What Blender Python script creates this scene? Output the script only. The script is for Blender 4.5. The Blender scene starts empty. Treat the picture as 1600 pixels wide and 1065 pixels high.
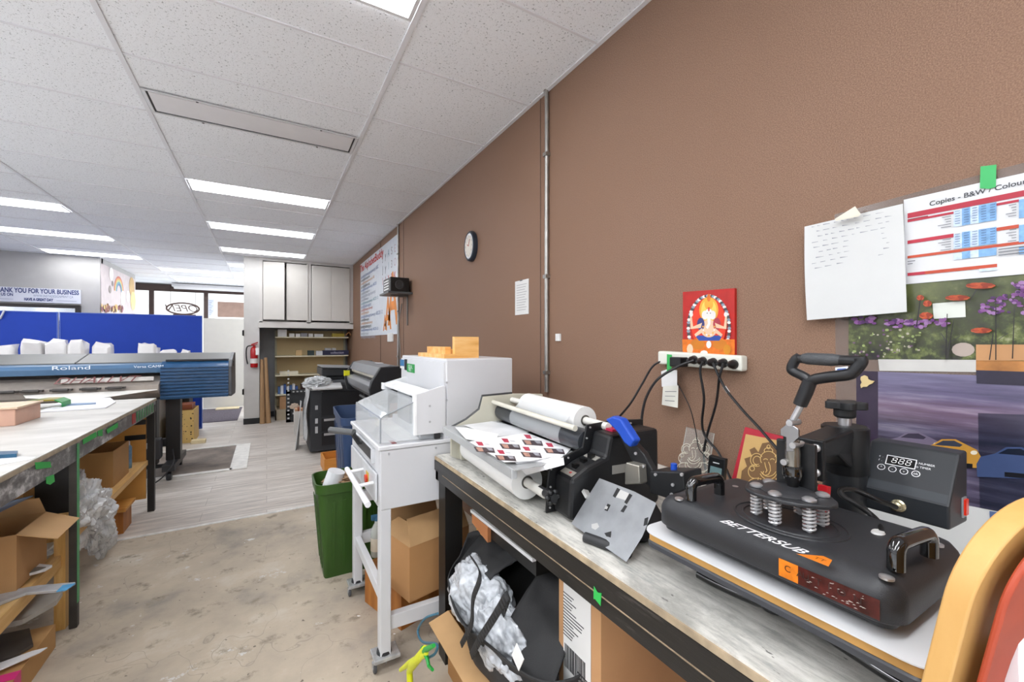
import bpy, bmesh, math, random
from mathutils import Vector, Matrix, noise, Euler
R = math.radians
PI = math.pi
S = bpy.context.scene
COL = S.collection
random.seed(7)

# ---------------------------------------------------------------- camera
CAMH = 1.383; YAW = R(29.52); FPX = 654.52; CX = 787.4; CY = 534.4
cam = bpy.data.cameras.new('camera'); co = bpy.data.objects.new('camera', cam); COL.objects.link(co)
co.location = (0, 0, CAMH); co.rotation_euler = (PI/2, 0, -YAW)
cam.sensor_width = 36; cam.sensor_fit = 'HORIZONTAL'; cam.lens = FPX/1600*36
cam.shift_x = (800-CX)/1600; cam.shift_y = (CY-532.5)/1600; cam.clip_start = 0.02
S.camera = co
# ---------------------------------------------------------------- view and world
S.view_settings.view_transform = 'Standard'; S.view_settings.look = 'None'
S.view_settings.gamma = 1; S.view_settings.use_curve_mapping = False
S.view_settings.exposure = 0.95
w = bpy.data.worlds.new('world'); S.world = w; w.use_nodes = True
w.node_tree.nodes['Background'].inputs[0].default_value = (0.86, 0.93, 1.0, 1)
w.node_tree.nodes['Background'].inputs[1].default_value = 1.6
LIGHT = 10.5     # strength of the fluorescent diffusers near the camera
LIGHT_FAR = 7.0; LIGHT_EXTRA = 14  # far lamps, then the unseen fixtures added to brighten the room
CEIL = 2.83; WX = 1.412; T = 0.88
VF = Vector((math.sin(YAW), math.cos(YAW), 0)); VR = Vector((math.cos(YAW), -math.sin(YAW), 0))
def at(u, v, ax, val):
    """the point of the place seen at (u, v) in the photograph on the plane x, y or z = val"""
    d = VF + VR*((u-CX)/FPX) + Vector((0, 0, -(v-CY)/FPX)); o = Vector((0, 0, CAMH)); i = 'xyz'.index(ax)
    return o + d*((val-o[i])/d[i])
# ---------------------------------------------------------------- materials
def srgb(c):
    if isinstance(c, str): c = tuple(int(c[i:i+2], 16) for i in (0, 2, 4))
    return tuple((x/255/12.92 if x/255 <= .04045 else ((x/255+.055)/1.055)**2.4) for x in c)+(1,)
MC = {}
def mat(c, rough=.5, metal=0, var=.12, vs=8, bump=0, bs=200, spec=.5, alpha=1, trans=0, coat=0, stretch=(1, 1, 1), ior=1.45, sheen=0, subs=0):
    """a procedural material: colour broken up by noise, optional fine bump"""
    key = (c, rough, metal, var, vs, bump, bs, spec, alpha, trans, coat, stretch)
    if key in MC: return MC[key]
    m = bpy.data.materials.new('mat_%d' % len(MC)); m.use_nodes = True; nt = m.node_tree; N = nt.nodes; L = nt.links
    b = N['Principled BSDF']; col = srgb(c)
    tc = N.new('ShaderNodeTexCoord'); mp = N.new('ShaderNodeMapping'); mp.inputs['Scale'].default_value = stretch
    L.new(tc.outputs['Object'], mp.inputs[0])
    if var:
        n = N.new('ShaderNodeTexNoise'); n.inputs['Scale'].default_value = vs; n.inputs['Detail'].default_value = 6
        L.new(mp.outputs[0], n.inputs[0])
        mx = N.new('ShaderNodeMix'); mx.data_type = 'RGBA'
        mx.inputs[6].default_value = tuple(max(0, x*(1-var)) for x in col[:3])+(1,)
        mx.inputs[7].default_value = tuple(min(1, x*(1+var)) for x in col[:3])+(1,)
        rp = N.new('ShaderNodeMapRange'); rp.inputs[1].default_value = .3; rp.inputs[2].default_value = .7
        L.new(n.outputs[0], rp.inputs[0]); L.new(rp.outputs[0], mx.inputs[0]); L.new(mx.outputs[2], b.inputs['Base Color'])
    else: b.inputs['Base Color'].default_value = col
    b.inputs['Roughness'].default_value = rough; b.inputs['Metallic'].default_value = metal
    b.inputs['Specular IOR Level'].default_value = spec; b.inputs['Alpha'].default_value = alpha
    b.inputs['Transmission Weight'].default_value = trans; b.inputs['Coat Weight'].default_value = coat
    b.inputs['IOR'].default_value = ior
    if bump:
        n2 = N.new('ShaderNodeTexNoise'); n2.inputs['Scale'].default_value = bs; n2.inputs['Detail'].default_value = 2
        L.new(mp.outputs[0], n2.inputs[0]); bp = N.new('ShaderNodeBump'); bp.inputs['Strength'].default_value = bump
        bp.inputs['Distance'].default_value = .003; L.new(n2.outputs[0], bp.inputs['Height']); L.new(bp.outputs[0], b.inputs['Normal'])
    MC[key] = m; return m
def emit(c, s):
    m = bpy.data.materials.new('glow'); m.use_nodes = True; N = m.node_tree.nodes; N.clear()
    e = N.new('ShaderNodeEmission'); e.inputs[0].default_value = srgb(c); e.inputs[1].default_value = s
    o = N.new('ShaderNodeOutputMaterial'); m.node_tree.links.new(e.outputs[0], o.inputs[0]); return m
def nodemat(fn, rough=.6, spec=.4):
    """material whose colour comes from fn(nodes, links, position socket) -> (colour socket, height socket or None, roughness socket or None)"""
    m = bpy.data.materials.new('surface'); m.use_nodes = True; nt = m.node_tree; N = nt.nodes; L = nt.links; b = N['Principled BSDF']
    g = N.new('ShaderNodeNewGeometry'); c, h, r = fn(N, L, g.outputs['Position'])
    L.new(c, b.inputs['Base Color']); b.inputs['Roughness'].default_value = rough; b.inputs['Specular IOR Level'].default_value = spec
    if r: L.new(r, b.inputs['Roughness'])
    if h:
        bp = N.new('ShaderNodeBump'); bp.inputs['Strength'].default_value = .5; bp.inputs['Distance'].default_value = .004
        L.new(h, bp.inputs['Height']); L.new(bp.outputs[0], b.inputs['Normal'])
    return m
def nz(N, L, p, scale, detail=4, stretch=None, rough=.5, off=0):
    if stretch or off:
        mp = N.new('ShaderNodeMapping'); mp.inputs['Scale'].default_value = stretch or (1, 1, 1); mp.inputs['Location'].default_value = (off, off, off); L.new(p, mp.inputs[0]); p = mp.outputs[0]
    n = N.new('ShaderNodeTexNoise'); n.inputs['Scale'].default_value = scale; n.inputs['Detail'].default_value = detail; n.inputs['Roughness'].default_value = rough
    L.new(p, n.inputs[0]); return n.outputs[0]
def ramp(N, L, s, stops):
    r = N.new('ShaderNodeValToRGB'); e = r.color_ramp.elements
    e[0].position, e[0].color = stops[0][0], srgb(stops[0][1]); e[1].position, e[1].color = stops[-1][0], srgb(stops[-1][1])
    for q, c in stops[1:-1]: x = e.new(q); x.color = srgb(c)
    L.new(s, r.inputs[0]); return r.outputs[0]
def mixc(N, L, f, a, b, mode='MIX'):
    m = N.new('ShaderNodeMix'); m.data_type = 'RGBA'; m.blend_type = mode
    for s, i in ((f, 0), (a, 6), (b, 7)):
        if isinstance(s, (int, float)): m.inputs[i].default_value = s
        elif isinstance(s, str) : m.inputs[i].default_value = srgb(s)
        else: L.new(s, m.inputs[i])
    return m.outputs[2]
def thr(N, L, s, a, b):
    r = N.new('ShaderNodeMapRange'); r.inputs[1].default_value = a; r.inputs[2].default_value = b; L.new(s, r.inputs[0]); return r.outputs[0]
def f_brown(N, L, p):
    c = ramp(N, L, nz(N, L, p, 330, 3), [(.35, '7a5d4c'), (.5, '8a6c5a'), (.65, '9c7e69')])
    c2 = mixc(N, L, thr(N, L, nz(N, L, p, 1.3, 3), .35, .7), c, '866752')
    m = mixc(N, L, .45, c, c2)
    sc = thr(N, L, nz(N, L, p, 5, 5, (1, 3, .45), .6), .735, .76)
    m = mixc(N, L, sc, m, 'a48e80')
    return m, nz(N, L, p, 420, 2), None
def f_ceil(N, L, p):
    n = nz(N, L, p, 95, 2, rough=.7); n2 = nz(N, L, p, 240, 2, off=3)
    c = mixc(N, L, thr(N, L, n, .62, .69), 'f4f6fa', '9a9da1')
    c = mixc(N, L, thr(N, L, n2, .62, .72), c, 'c0c0c2')
    return c, None, None
def f_conc(N, L, p):
    base = ramp(N, L, nz(N, L, p, 1.6, 8, rough=.62), [(.3, '85817b'), (.43, 'ab9f90'), (.55, 'b9ac9a'), (.7, 'cdc6ba')])
    st = thr(N, L, nz(N, L, p, 7, 9, rough=.7, off=4), .56, .66); base = mixc(N, L, st, base, '8c8273')
    st2 = thr(N, L, nz(N, L, p, 3.1, 9, rough=.75, off=9), .6, .63); base = mixc(N, L, st2, base, 'c9c8c6')
    v = N.new('ShaderNodeTexVoronoi'); v.feature = 'DISTANCE_TO_EDGE'; v.inputs['Scale'].default_value = 1.1
    mp = N.new('ShaderNodeVectorMath'); mp.operation = 'ADD'; nn = N.new('ShaderNodeTexNoise'); nn.inputs['Scale'].default_value = 3; L.new(p, nn.inputs[0])
    L.new(p, mp.inputs[0]); L.new(nn.outputs[1], mp.inputs[1]); L.new(mp.outputs[0], v.inputs[0])
    cr = thr(N, L, v.outputs[0], .004, .0); base = mixc(N, L, cr, base, '9a9083')
    sp = thr(N, L, nz(N, L, p, 26, 2, off=2), .76, .77); base = mixc(N, L, sp, base, 'eeeeec')
    sp2 = thr(N, L, nz(N, L, p, 34, 3, off=7), .70, .72); base = mixc(N, L, sp2, base, '6f675d')
    return base, nz(N, L, p, 12, 10, rough=.75), None
def planks(pw, pl, lo, mid, hi, gap, stretch, yx=False):
    def f(N, L, p):
        b = N.new('ShaderNodeTexBrick'); b.offset = .37; b.inputs['Scale'].default_value = 1; b.inputs['Brick Width'].default_value = pl; b.inputs['Row Height'].default_value = pw
        b.inputs['Mortar Size'].default_value = .0018; b.inputs['Mortar Smooth'].default_value = .3; b.inputs['Color1'].default_value = (0, 0, 0, 1); b.inputs['Color2'].default_value = (1, 1, 1, 1); b.inputs['Mortar'].default_value = (.5, .5, .5, 1)
        if yx:
            mp = N.new('ShaderNodeMapping'); mp.inputs['Rotation'].default_value = (0, 0, PI/2); L.new(p, mp.inputs[0]); L.new(mp.outputs[0], b.inputs[0])
        else: L.new(p, b.inputs[0])
        n = nz(N, L, p, 3, 8, stretch, .62); c = ramp(N, L, n, [(.32, lo), (.5, mid), (.66, hi)])
        c2 = mixc(N, L, .14, c, b.outputs[0], 'OVERLAY'); return mixc(N, L, b.outputs[1], c2, gap), nz(N, L, p, 12, 4, stretch), None
    return f
def f_bench(N, L, p):
    n = nz(N, L, p, 7, 9, (6, 1.2, 1), .72); c = ramp(N, L, n, [(.3, '8d8f8d'), (.42, 'b3b2ac'), (.5, 'c9c7c0'), (.6, 'd8d6d0'), (.7, 'b9b5ab')])
    s = thr(N, L, nz(N, L, p, 3, 9, (1, .5, 1), .7, 3), .57, .66); c = mixc(N, L, s, c, '9b9a94')
    k = thr(N, L, nz(N, L, p, 60, 3, (1, .4, 1), .6, 8), .68, .72); return mixc(N, L, k, c, '6b6a66'), n, None
def f_left(N, L, p):
    n = nz(N, L, p, 2.2, 6, (1, 2.6, 1), .55); c = ramp(N, L, n, [(.35, 'b8b5af'), (.5, 'c7c4be'), (.65, 'd1cec9')])
    k = thr(N, L, nz(N, L, p, 9, 8, (1, 4, 1), .7, 5), .64, .7); return mixc(N, L, k, c, 'aeaaa3'), None, None
def f_black_board(N, L, p):
    n = nz(N, L, p, 6, 8, (1, .35, 3), .7); c = mixc(N, L, thr(N, L, n, .64, .7), '1f1e1d', '4b4744')
    k = thr(N, L, nz(N, L, p, 3, 10, (1, .3, 14), .6, 3), .715, .73); return mixc(N, L, k, c, 'b5a58c'), n, None
def wood(lo, mid, hi, stretch=(1, 12, 12), sc=2.2):
    def f(N, L, p):
        n = nz(N, L, p, sc, 8, stretch, .6); c = ramp(N, L, n, [(.3, lo), (.5, mid), (.68, hi)]); return c, n, None
    return f
def f_foil(N, L, p):
    n = nz(N, L, p, 14, 8, (1, .6, 1), .7); c = ramp(N, L, n, [(.35, '37373a'), (.48, '5a5a5c'), (.56, '8a8a8c'), (.63, 'c9c9cb')]); return c, n, None
def f_floormat(N, L, p):
    n = nz(N, L, p, 2.5, 8, None, .65); c = ramp(N, L, n, [(.35, '6f6864'), (.5, '857b74'), (.66, '9b8f86')]); return c, nz(N, L, p, 90, 3), None
def f_carpet(N, L, p):
    c = ramp(N, L, nz(N, L, p, 60, 3, rough=.8), [(.35, '4d474d'), (.6, '6b646b')]); return c, nz(N, L, p, 120, 2), None
def f_peg(N, L, p):
    v = N.new('ShaderNodeTexVoronoi'); v.inputs['Scale'].default_value = 34; v.inputs['Randomness'].default_value = 0; L.new(p, v.inputs[0])
    return mixc(N, L, thr(N, L, v.outputs[0], .2, .12), 'c9b48c', '6b5a3c'), None, None
M = dict(brown=nodemat(f_brown, .62, .3), ceil=nodemat(f_ceil, .9, .1), conc=nodemat(f_conc, .75, .25),
         vinyl=nodemat(planks(.18, 1.22, 'aaa39c', 'c4bcb4', 'd8d1c9', '8f8881', (1, 9, 1)), .42, .4),
         bench=nodemat(f_bench, .5, .4), lefttop=nodemat(f_left, .4, .4), blackb=nodemat(f_black_board, .35, .5),
         pine=nodemat(wood('b98d52', 'd2a869', 'e0bd85', (9, 1, 9)), .5), pinex=nodemat(wood('bb7c36', 'cf9448', 'dda75c', (1, 12, 12), 3), .5),
         pinez=nodemat(wood('b98d4f', 'cfa25c', 'dfba7c', (12, 12, 1)), .5), stain=nodemat(wood('8a4f1c', 'a5682c', 'b97d3c', (9, 9, 1)), .5),
         birch=nodemat(wood('b0833f', 'c19352', 'cda264', (5, 3, 1), 1.6), .4), foil=nodemat(f_foil, .3, .6), carpetp=nodemat(f_floormat, .8, .2), carpet=nodemat(f_carpet, .95, .1), peg=nodemat(f_peg, .8, .2),
         grain=nodemat(wood('d99c50', 'ebb56d', 'f3c98b', (2, 12, 12), 2), .45))
WHITE = lambda: mat('e2e3e5', .35, 0, .02)
# ---------------------------------------------------------------- mesh builder
WM = {}
def setp(o, label=None, cat=None, group=None, kind=None):
    if label: o['label'] = label
    if cat: o['category'] = cat
    if group: o['group'] = group
    if kind: o['kind'] = kind
    return o
def thing(name, loc, label, cat, rz=0, group=None):
    o = bpy.data.objects.new(name, None); COL.objects.link(o); o.empty_display_size = .05
    o.location = loc; o.rotation_euler = (0, 0, rz)
    WM[o] = Matrix.Translation(Vector(loc)) @ Matrix.Rotation(rz, 4, 'Z'); return setp(o, label, cat, group)
def rotm(rx=0, ry=0, rz=0): return Euler((R(rx), R(ry), R(rz))).to_matrix().to_4x4()
class B:
    def __init__(s): s.bm = bmesh.new(); s.mats = []; s.cur = 0; s.xf = Matrix.Identity(4)
    def m(s, mt):
        if mt not in s.mats: s.mats.append(mt)
        s.cur = s.mats.index(mt); return s
    def v(s, p): return s.bm.verts.new(s.xf @ Vector(p))
    def f(s, vs, smooth=False):
        try: f = s.bm.faces.new(vs)
        except ValueError: return None
        f.material_index = s.cur; f.smooth = smooth; return f
    def box(s, a, b, rot=None, about=None):
        a = Vector(a); b = Vector(b); c = (a+b)/2
        pts = [Vector((x, y, z)) for z in (a.z, b.z) for y in (a.y, b.y) for x in (a.x, b.x)]
        if rot: ab = Vector(about) if about is not None else c; pts = [rot @ (p-ab)+ab for p in pts]
        V = [s.v(p) for p in pts]
        for q in ((0, 2, 3, 1), (4, 5, 7, 6), (0, 1, 5, 4), (2, 6, 7, 3), (0, 4, 6, 2), (1, 3, 7, 5)): s.f([V[i] for i in q])
        return s
    def prism(s, pts, d):
        """closed polygon pts (3-D) pushed along d"""
        d = Vector(d); A = [s.v(p) for p in pts]; C = [s.v(Vector(p)+d) for p in pts]; n = len(pts)
        s.f(A[::-1]); s.f(C)
        for i in range(n): s.f([A[i], A[(i+1) % n], C[(i+1) % n], C[i]], n > 10)
        return s
    def poly(s, pts): s.f([s.v(p) for p in pts]); return s
    def ring(s, c, x, y, r, n, r2=None):
        return [s.v(c + x*(r*math.cos(2*PI*i/n)) + y*((r2 or r)*math.sin(2*PI*i/n))) for i in range(n)]
    def tube(s, pts, r, n=10, cap=True, closed=False, flat=None):
        """round bar through pts; r a number or list; flat = second radius ratio"""
        P = [Vector(p) for p in pts]; k = len(P); rs = r if isinstance(r, (list, tuple)) else [r]*k
        rings = []; up = None
        for i in range(k):
            if closed: t = P[(i+1) % k]-P[i-1]
            else: t = P[min(i+1, k-1)]-P[max(i-1, 0)]
            t.normalize()
            if up is None: up = Vector((0, 0, 1)) if abs(t.z) < .9 else Vector((0, 1, 0))
            x = t.cross(up); x.normalize() if x.length > 1e-6 else None
            if x.length < 1e-6: x = t.orthogonal().normalized()
            y = x.cross(t).normalized(); up = y
            rings.append(s.ring(P[i], x, y, rs[i], n, rs[i]*(flat or 1)))
        for i in range(k if closed else k-1):
            a, b = rings[i], rings[(i+1) % k]
            for j in range(n): s.f([a[j], b[j], b[(j+1) % n], a[(j+1) % n]][::-1], True)
        if cap and not closed: s.f(rings[0]); s.f(rings[-1][::-1])
        return s
    def cyl(s, a, b, r, n=24, r2=None): return s.tube([a, b], [r, r if r2 is None else r2], n)
    def lathe(s, c, prof, n=24, axis='z', sy=1):
        """prof: list of (radius, height)"""
        c = Vector(c); A = {'z': (Vector((1, 0, 0)), Vector((0, 1, 0)), Vector((0, 0, 1))), 'x': (Vector((0, 1, 0)), Vector((0, 0, 1)), Vector((1, 0, 0))), 'y': (Vector((0, 0, 1)), Vector((1, 0, 0)), Vector((0, 1, 0)))}[axis]
        rings = [s.ring(c+A[2]*h, A[0], A[1], max(r, 1e-4), n, max(r, 1e-4)*sy) for r, h in prof]
        for a, b in zip(rings, rings[1:]):
            for j in range(n): s.f([a[j], a[(j+1) % n], b[(j+1) % n], b[j]], True)
        s.f(rings[0][::-1]); s.f(rings[-1]); return s
    def rr(s, x0, x1, y0, y1, rad, prof, n=6, capb=True, capt=True):
        """stack of rounded rectangles, prof: list of (z, inset)"""
        rings = []
        for z, ins in prof:
            q = []; r = max(rad-ins, .0008); X0, X1, Y0, Y1 = x0+ins, x1-ins, y0+ins, y1-ins
            for cx_, cy_, a0 in ((X1-r, Y1-r, 0), (X0+r, Y1-r, 90), (X0+r, Y0+r, 180), (X1-r, Y0+r, 270)):
                for i in range(n+1): a = R(a0+90*i/n); q.append(s.v((cx_+r*math.cos(a), cy_+r*math.sin(a), z)))
            rings.append(q)
        k = len(rings[0])
        for a, b in zip(rings, rings[1:]):
            for j in range(k): s.f([a[j], a[(j+1) % k], b[(j+1) % k], b[j]], True)
        if capb: s.f(rings[0][::-1])
        if capt: s.f(rings[-1])
        return s
    def ball(s, c, r, n=12, sc=(1, 1, 1), disp=0, ds=3, seed=0, ridged=False):
        g = bmesh.ops.create_icosphere(s.bm, subdivisions=n if n < 7 else 3, radius=1)
        for v in g['verts']:
            k = 1
            if disp:
                q = v.co*ds+Vector((seed, seed*2, 0)); nn = noise.fractal(q, 1, 2, 4)
                k += disp*((1-abs(nn)*2)-.5 if ridged else nn)
            v.co = s.xf @ (Vector(c)+Vector((v.co.x*r*sc[0]*k, v.co.y*r*sc[1]*k, v.co.z*r*sc[2]*k)))
        for v in g['verts']:
            for f in v.link_faces: f.material_index = s.cur; f.smooth = not ridged
        return s
    def grid(s, fn, nu, nv, smooth=True, close=False):
        V = [[s.v(fn(i/nu, j/nv)) for j in range(nv+1)] for i in range(nu+1)]
        for i in range(nu):
            for j in range(nv): s.f([V[i][j], V[i+1][j], V[i+1][j+1], V[i][j+1]], smooth)
        return s
    def text(s, txt, o, ux, uy, size, ext=.0004, shear=0, align='CENTER', sx=1, off=0):
        """lettering lying in the plane of ux, uy at o"""
        cu = bpy.data.curves.new('t', 'FONT'); cu.body = txt; cu.size = size; cu.extrude = 0; cu.shear = shear; cu.align_x = align; cu.align_y = 'CENTER'; cu.offset = off
        ob = bpy.data.objects.new('t', cu); COL.objects.link(ob); me = bpy.data.meshes.new_from_object(ob)
        ux = Vector(ux).normalized(); uy = Vector(uy).normalized(); n = ux.cross(uy); o = Vector(o)
        V = [s.v(o+ux*(v.co.x*sx)+uy*v.co.y+n*ext) for v in me.vertices]
        for p in me.polygons: s.f([V[i] for i in p.vertices])
        bpy.data.objects.remove(ob); bpy.data.curves.remove(cu); bpy.data.meshes.remove(me); return s
    def build(s, name, mt=None, parent=None, bevel=0, seg=2, local=False, ang=38, label=None, cat=None, group=None, kind=None, origin=None, solid=0, sub=0):
        bmesh.ops.recalc_face_normals(s.bm, faces=s.bm.faces) if kind != 'flat' else None
        if kind == 'flat': kind = None
        me = bpy.data.meshes.new(name); W = Matrix.Identity(4)
        if parent is not None and not local: W = WM[parent]
        elif parent is None:
            xs = [v.co for v in s.bm.verts]
            o = Vector(origin) if origin is not None else Vector(((min(v.x for v in xs)+max(v.x for v in xs))/2, (min(v.y for v in xs)+max(v.y for v in xs))/2, min(v.z for v in xs)))
            W = Matrix.Translation(o)
        s.bm.transform(W.inverted()); s.bm.to_mesh(me); s.bm.free()
        for q in (s.mats or [mt]): me.materials.append(q)
        o = bpy.data.objects.new(name, me); COL.objects.link(o)
        if any(p.use_smooth for p in me.polygons): me.set_sharp_from_angle(angle=R(ang))
        if parent is None: o.location = W.translation; WM[o] = W
        else: o.parent = parent; WM[o] = WM[parent]
        if sub: q = o.modifiers.new('sub', 'SUBSURF'); q.levels = sub; q.render_levels = sub
        if solid: q = o.modifiers.new('solid', 'SOLIDIFY'); q.thickness = solid; q.offset = 0
        if bevel:
            q = o.modifiers.new('bev', 'BEVEL'); q.width = bevel; q.segments = seg; q.limit_method = 'ANGLE'; q.angle_limit = R(40); q.harden_normals = False
        return setp(o, label, cat, group, kind)
def box(name, a, b, mt, parent=None, bevel=.002, **k): return B().box(a, b).build(name, mt, parent, bevel, **k)
def struct(name, b, mt, **k): return b.build(name, mt, kind='structure', **k)
def arc(c, r, a0, a1, n, ux, uy): return [Vector(c)+Vector(ux)*(r*math.cos(R(a0+(a1-a0)*i/n)))+Vector(uy)*(r*math.sin(R(a0+(a1-a0)*i/n))) for i in range(n+1)]
def bez(pts, n=10):
    """smooth curve through points"""
    P = [Vector(p) for p in pts]; P = [P[0]*2-P[1]]+P+[P[-1]*2-P[-2]]; out = []
    for i in range(1, len(P)-2):
        a, b, c, d = P[i-1:i+3]
        for k in range(n):
            t = k/n; out.append(.5*((2*b)+(c-a)*t+(2*a-5*b+4*c-d)*t*t+(3*b-a-3*c+d)*t**3))
    return out+[P[-2]]
def copy_tree(o, loc, rz=None, label=None, group=None):
    c = o.copy(); COL.objects.link(c); c.location = loc
    if rz is not None: c.rotation_euler = (0, 0, rz)
    if label: c['label'] = label
    if group: c['group'] = group
    for ch in [x for x in COL.objects if x.parent == o]:
        d = ch.copy(); COL.objects.link(d); d.parent = c
        for g in [x for x in COL.objects if x.parent == ch]: e = g.copy(); COL.objects.link(e); e.parent = d
    return c
# ================================================================ the room
XL = -5.6; YN = -3.2; YB = 13.25
GX = -.64; GY = 2.76; PX = 1.2192; PY = .6096
struct('floor', B().box((-2.6, -.3, -.1), (WX, 3.88, 0)), M['conc'])
struct('floor', B().box((XL, YN, -.1), (WX, -.3, 0)).box((XL, -.3, -.1), (-2.6, 3.88, 0)), mat('eeeff0', .5, 0, .03))  # unseen floor areas, made white to bounce light up to the ceiling
struct('floor', B().box((XL, 3.88, -.1), (WX, YB, .004)), M['vinyl'])
struct('trim_1', B().box((-1.6, 3.862, .0), (.62, 3.885, .007), rotm(0, 0, .8)), mat('d9d8d4', .5, 0, .2, 20))
struct('wall_right', B().box((WX, YN, 0), (WX+.15, 8.9, CEIL+.1)), M['brown'])
struct('wall_near', B().box((XL-.15, YN-.15, 0), (WX+.15, YN, CEIL+.1)), mat('eeeff0', .8))  # unseen wall, kept pale so that it bounces light
struct('wall_left', B().box((XL-.15, YN, 0), (XL, YB, CEIL+.1)), mat('e9eaec', .8))  # out of view too, paled to throw light back into the room
lw = mat('b7b5b3', .8, 0, .03)
struct('wall_back', B().box((XL, 9.63, 0), (-2.48, 9.78, CEIL+.05)).box((-2.6, 9.7, 0), (-2.48, 11.83, CEIL+.05)), lw)
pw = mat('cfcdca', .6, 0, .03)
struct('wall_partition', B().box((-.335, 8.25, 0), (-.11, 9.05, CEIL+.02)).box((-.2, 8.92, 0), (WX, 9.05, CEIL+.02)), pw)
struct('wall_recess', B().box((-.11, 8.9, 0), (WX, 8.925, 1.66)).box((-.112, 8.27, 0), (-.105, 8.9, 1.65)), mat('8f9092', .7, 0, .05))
struct('baseboard_left', B().box((-.34, 8.238, 0), (-.105, 8.252, .1)).box((-.105, 8.245, 0), (-.095, 8.9, .1)).box((-.1, 8.885, 0), (.12, 8.9, .1)), mat('232426', .5, 0, .1))
# ceiling: tiles, grid, wall angle (solid slab; fixtures hang just below it)
struct('ceiling', B().box((XL, YN, CEIL), (WX, YB, CEIL+.1)), M['ceil'])
tb = B()
for k in range(-4, 2):
    x = GX+k*PX; tb.box((x-.012, YN, CEIL-.007), (x+.012, YB, CEIL))
for j in range(-10, 18):
    y = GY+j*PY; tb.box((XL, y-.006, CEIL-.005), (WX, y+.006, CEIL))
tb.box((WX-.022, YN, CEIL-.006), (WX, 8.25, CEIL))
struct('trim_2', tb, mat('e4e4e8', .45, 0, .02))
# lights
lit = emit('fafcff', LIGHT); lit_far = emit('fafcff', LIGHT_FAR); lit_extra = emit('fafcff', LIGHT_EXTRA); frm = mat('dcdcde', .4, 0, .02)
def fixture(col, idx, label, on=True):
    x0 = GX+col*PX+.016; x1 = x0+PX-.032; y0 = GY+idx*PY+.008; y1 = y0+.292
    t = thing('ceiling_light', ((x0+x1)/2, (y0+y1)/2, CEIL-.004), label, 'ceiling light', group='recessed fluorescent ceiling lights')
    z = CEIL-.008
    B().box((x0, y0, z-.004), (x1, y0+.016, z)).box((x0, y1-.016, z-.004), (x1, y1, z)).box((x0, y0+.016, z-.004), (x0+.018, y1-.016, z)).box((x1-.018, y0+.016, z-.004), (x1, y1-.016, z)).build('frame', frm, t)
    if on: B().box((x0+.018, y0+.016, z-.003), (x1-.018, y1-.016, z-.001)).build('diffuser', lit_extra if 'outside' in label else lit_far if idx > 4 else lit, t)
    else:
        B().box((x0+.03, y0+.024, z-.003), (x1-.03, y1-.04, z+.001)).build('panel', mat('e6e4e6', .5, 0, .02), t)
        g = B().box((x0+.018, y0+.016, z+.0035), (x1-.018, y1-.016, z+.0075)); g.build('gap', mat('4c4c4e', .7), t)
        for q, yq in ((.22, y0+.006), (.78, y0+.006), (.22, y1-.012), (.78, y1-.012)): B().box((x0+PX*q-.012, yq, z-.008), (x0+PX*q, yq+.008, z-.004)).build('clip', mat('6d6d6f', .4, .6), t, label='small dark clip')
    return t
fixture(0, .5, 'switched-off recessed ceiling panel with grey cover and dark gap, nearest whole fixture', False)
F = [(0, -2, 'bright ceiling light cut by the top edge of the photo'), (0, 3, 'bright ceiling light just behind the dark switched-off panel'),
     (0, 5.5, 'second bright ceiling light behind the dark panel, in its row'), (0, 8, 'third bright ceiling light behind the dark panel, in front of the cabinet'),
     (0, 10.5, 'bright ceiling light half hidden behind the cabinet wall, nearer of two short stubs'), (0, 12.5, 'bright ceiling light in the far row, partly hidden by the cabinet wall'),
     (-1, 12.5, 'bright ceiling light above the left part of the shop window'), (-1, 15, 'farthest bright ceiling light along the shop window'),
     (-2, 5.5, 'bright ceiling light at the left edge, highest of three on the left'), (-2, 8, 'bright ceiling light at the left, middle of three on the left'), (-2, 10.5, 'bright ceiling light at the left, nearest above the grey wall with the banner')]
for c, i, l in F: fixture(c, i, l)
for c, i in ((0, -5), (0, -8.5), (-1, -4.5), (-1, -7), (-2, -4.5), (-2, -7.5), (-2, -1.5), (-3, -3), (-2, 2), (-4, -1.5), (-4, 2.5), (-4, 6)): fixture(c, i, 'added recessed ceiling light outside the view, brightening the near part of the room')  # extra fixtures out of view, put in to raise the brightness
# shop window wall far back
wy = 13.2; db = mat('4a3a35', .5, 0, .1); wx0, wx1 = -3.2, WX
struct('wall_window', B().box((-5.6, wy, 0), (wx1+.2, wy+.12, .55)).box((-5.6, wy, at(380, 452, 'y', wy).z), (wx1+.2, wy+.12, CEIL+.05)), mat('b9b7b5', .8, 0, .03))
zt = at(280, 456, 'y', wy).z; ztt = at(280, 446, 'y', wy).z
fr = B().box((-5.6, wy-.06, zt), (wx1, wy-.004, ztt)).box((-5.6, wy-.05, .55), (wx1, wy+.05, .62))
for u in (237, 322): x = at(u, 470, 'y', wy).x; fr.box((x-.045, wy-.05, .55), (x+.045, wy+.05, zt+.02))
struct('window_1', fr, db)
struct('window_2', B().box((-5.6, wy+.02, .6), (wx1, wy+.026, zt+.05)), mat('ffffff', .02, 0, 0, alpha=.12, spec=.3))
struct('trim_3', B().box((-2.0, 12.75, CEIL-.09), (-.2, 12.98, CEIL-.02)).box((-1.95, 12.7, CEIL-.15), (-.2, 12.8, CEIL-.09)), mat('d8d8da', .5, 0, .02))
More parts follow.
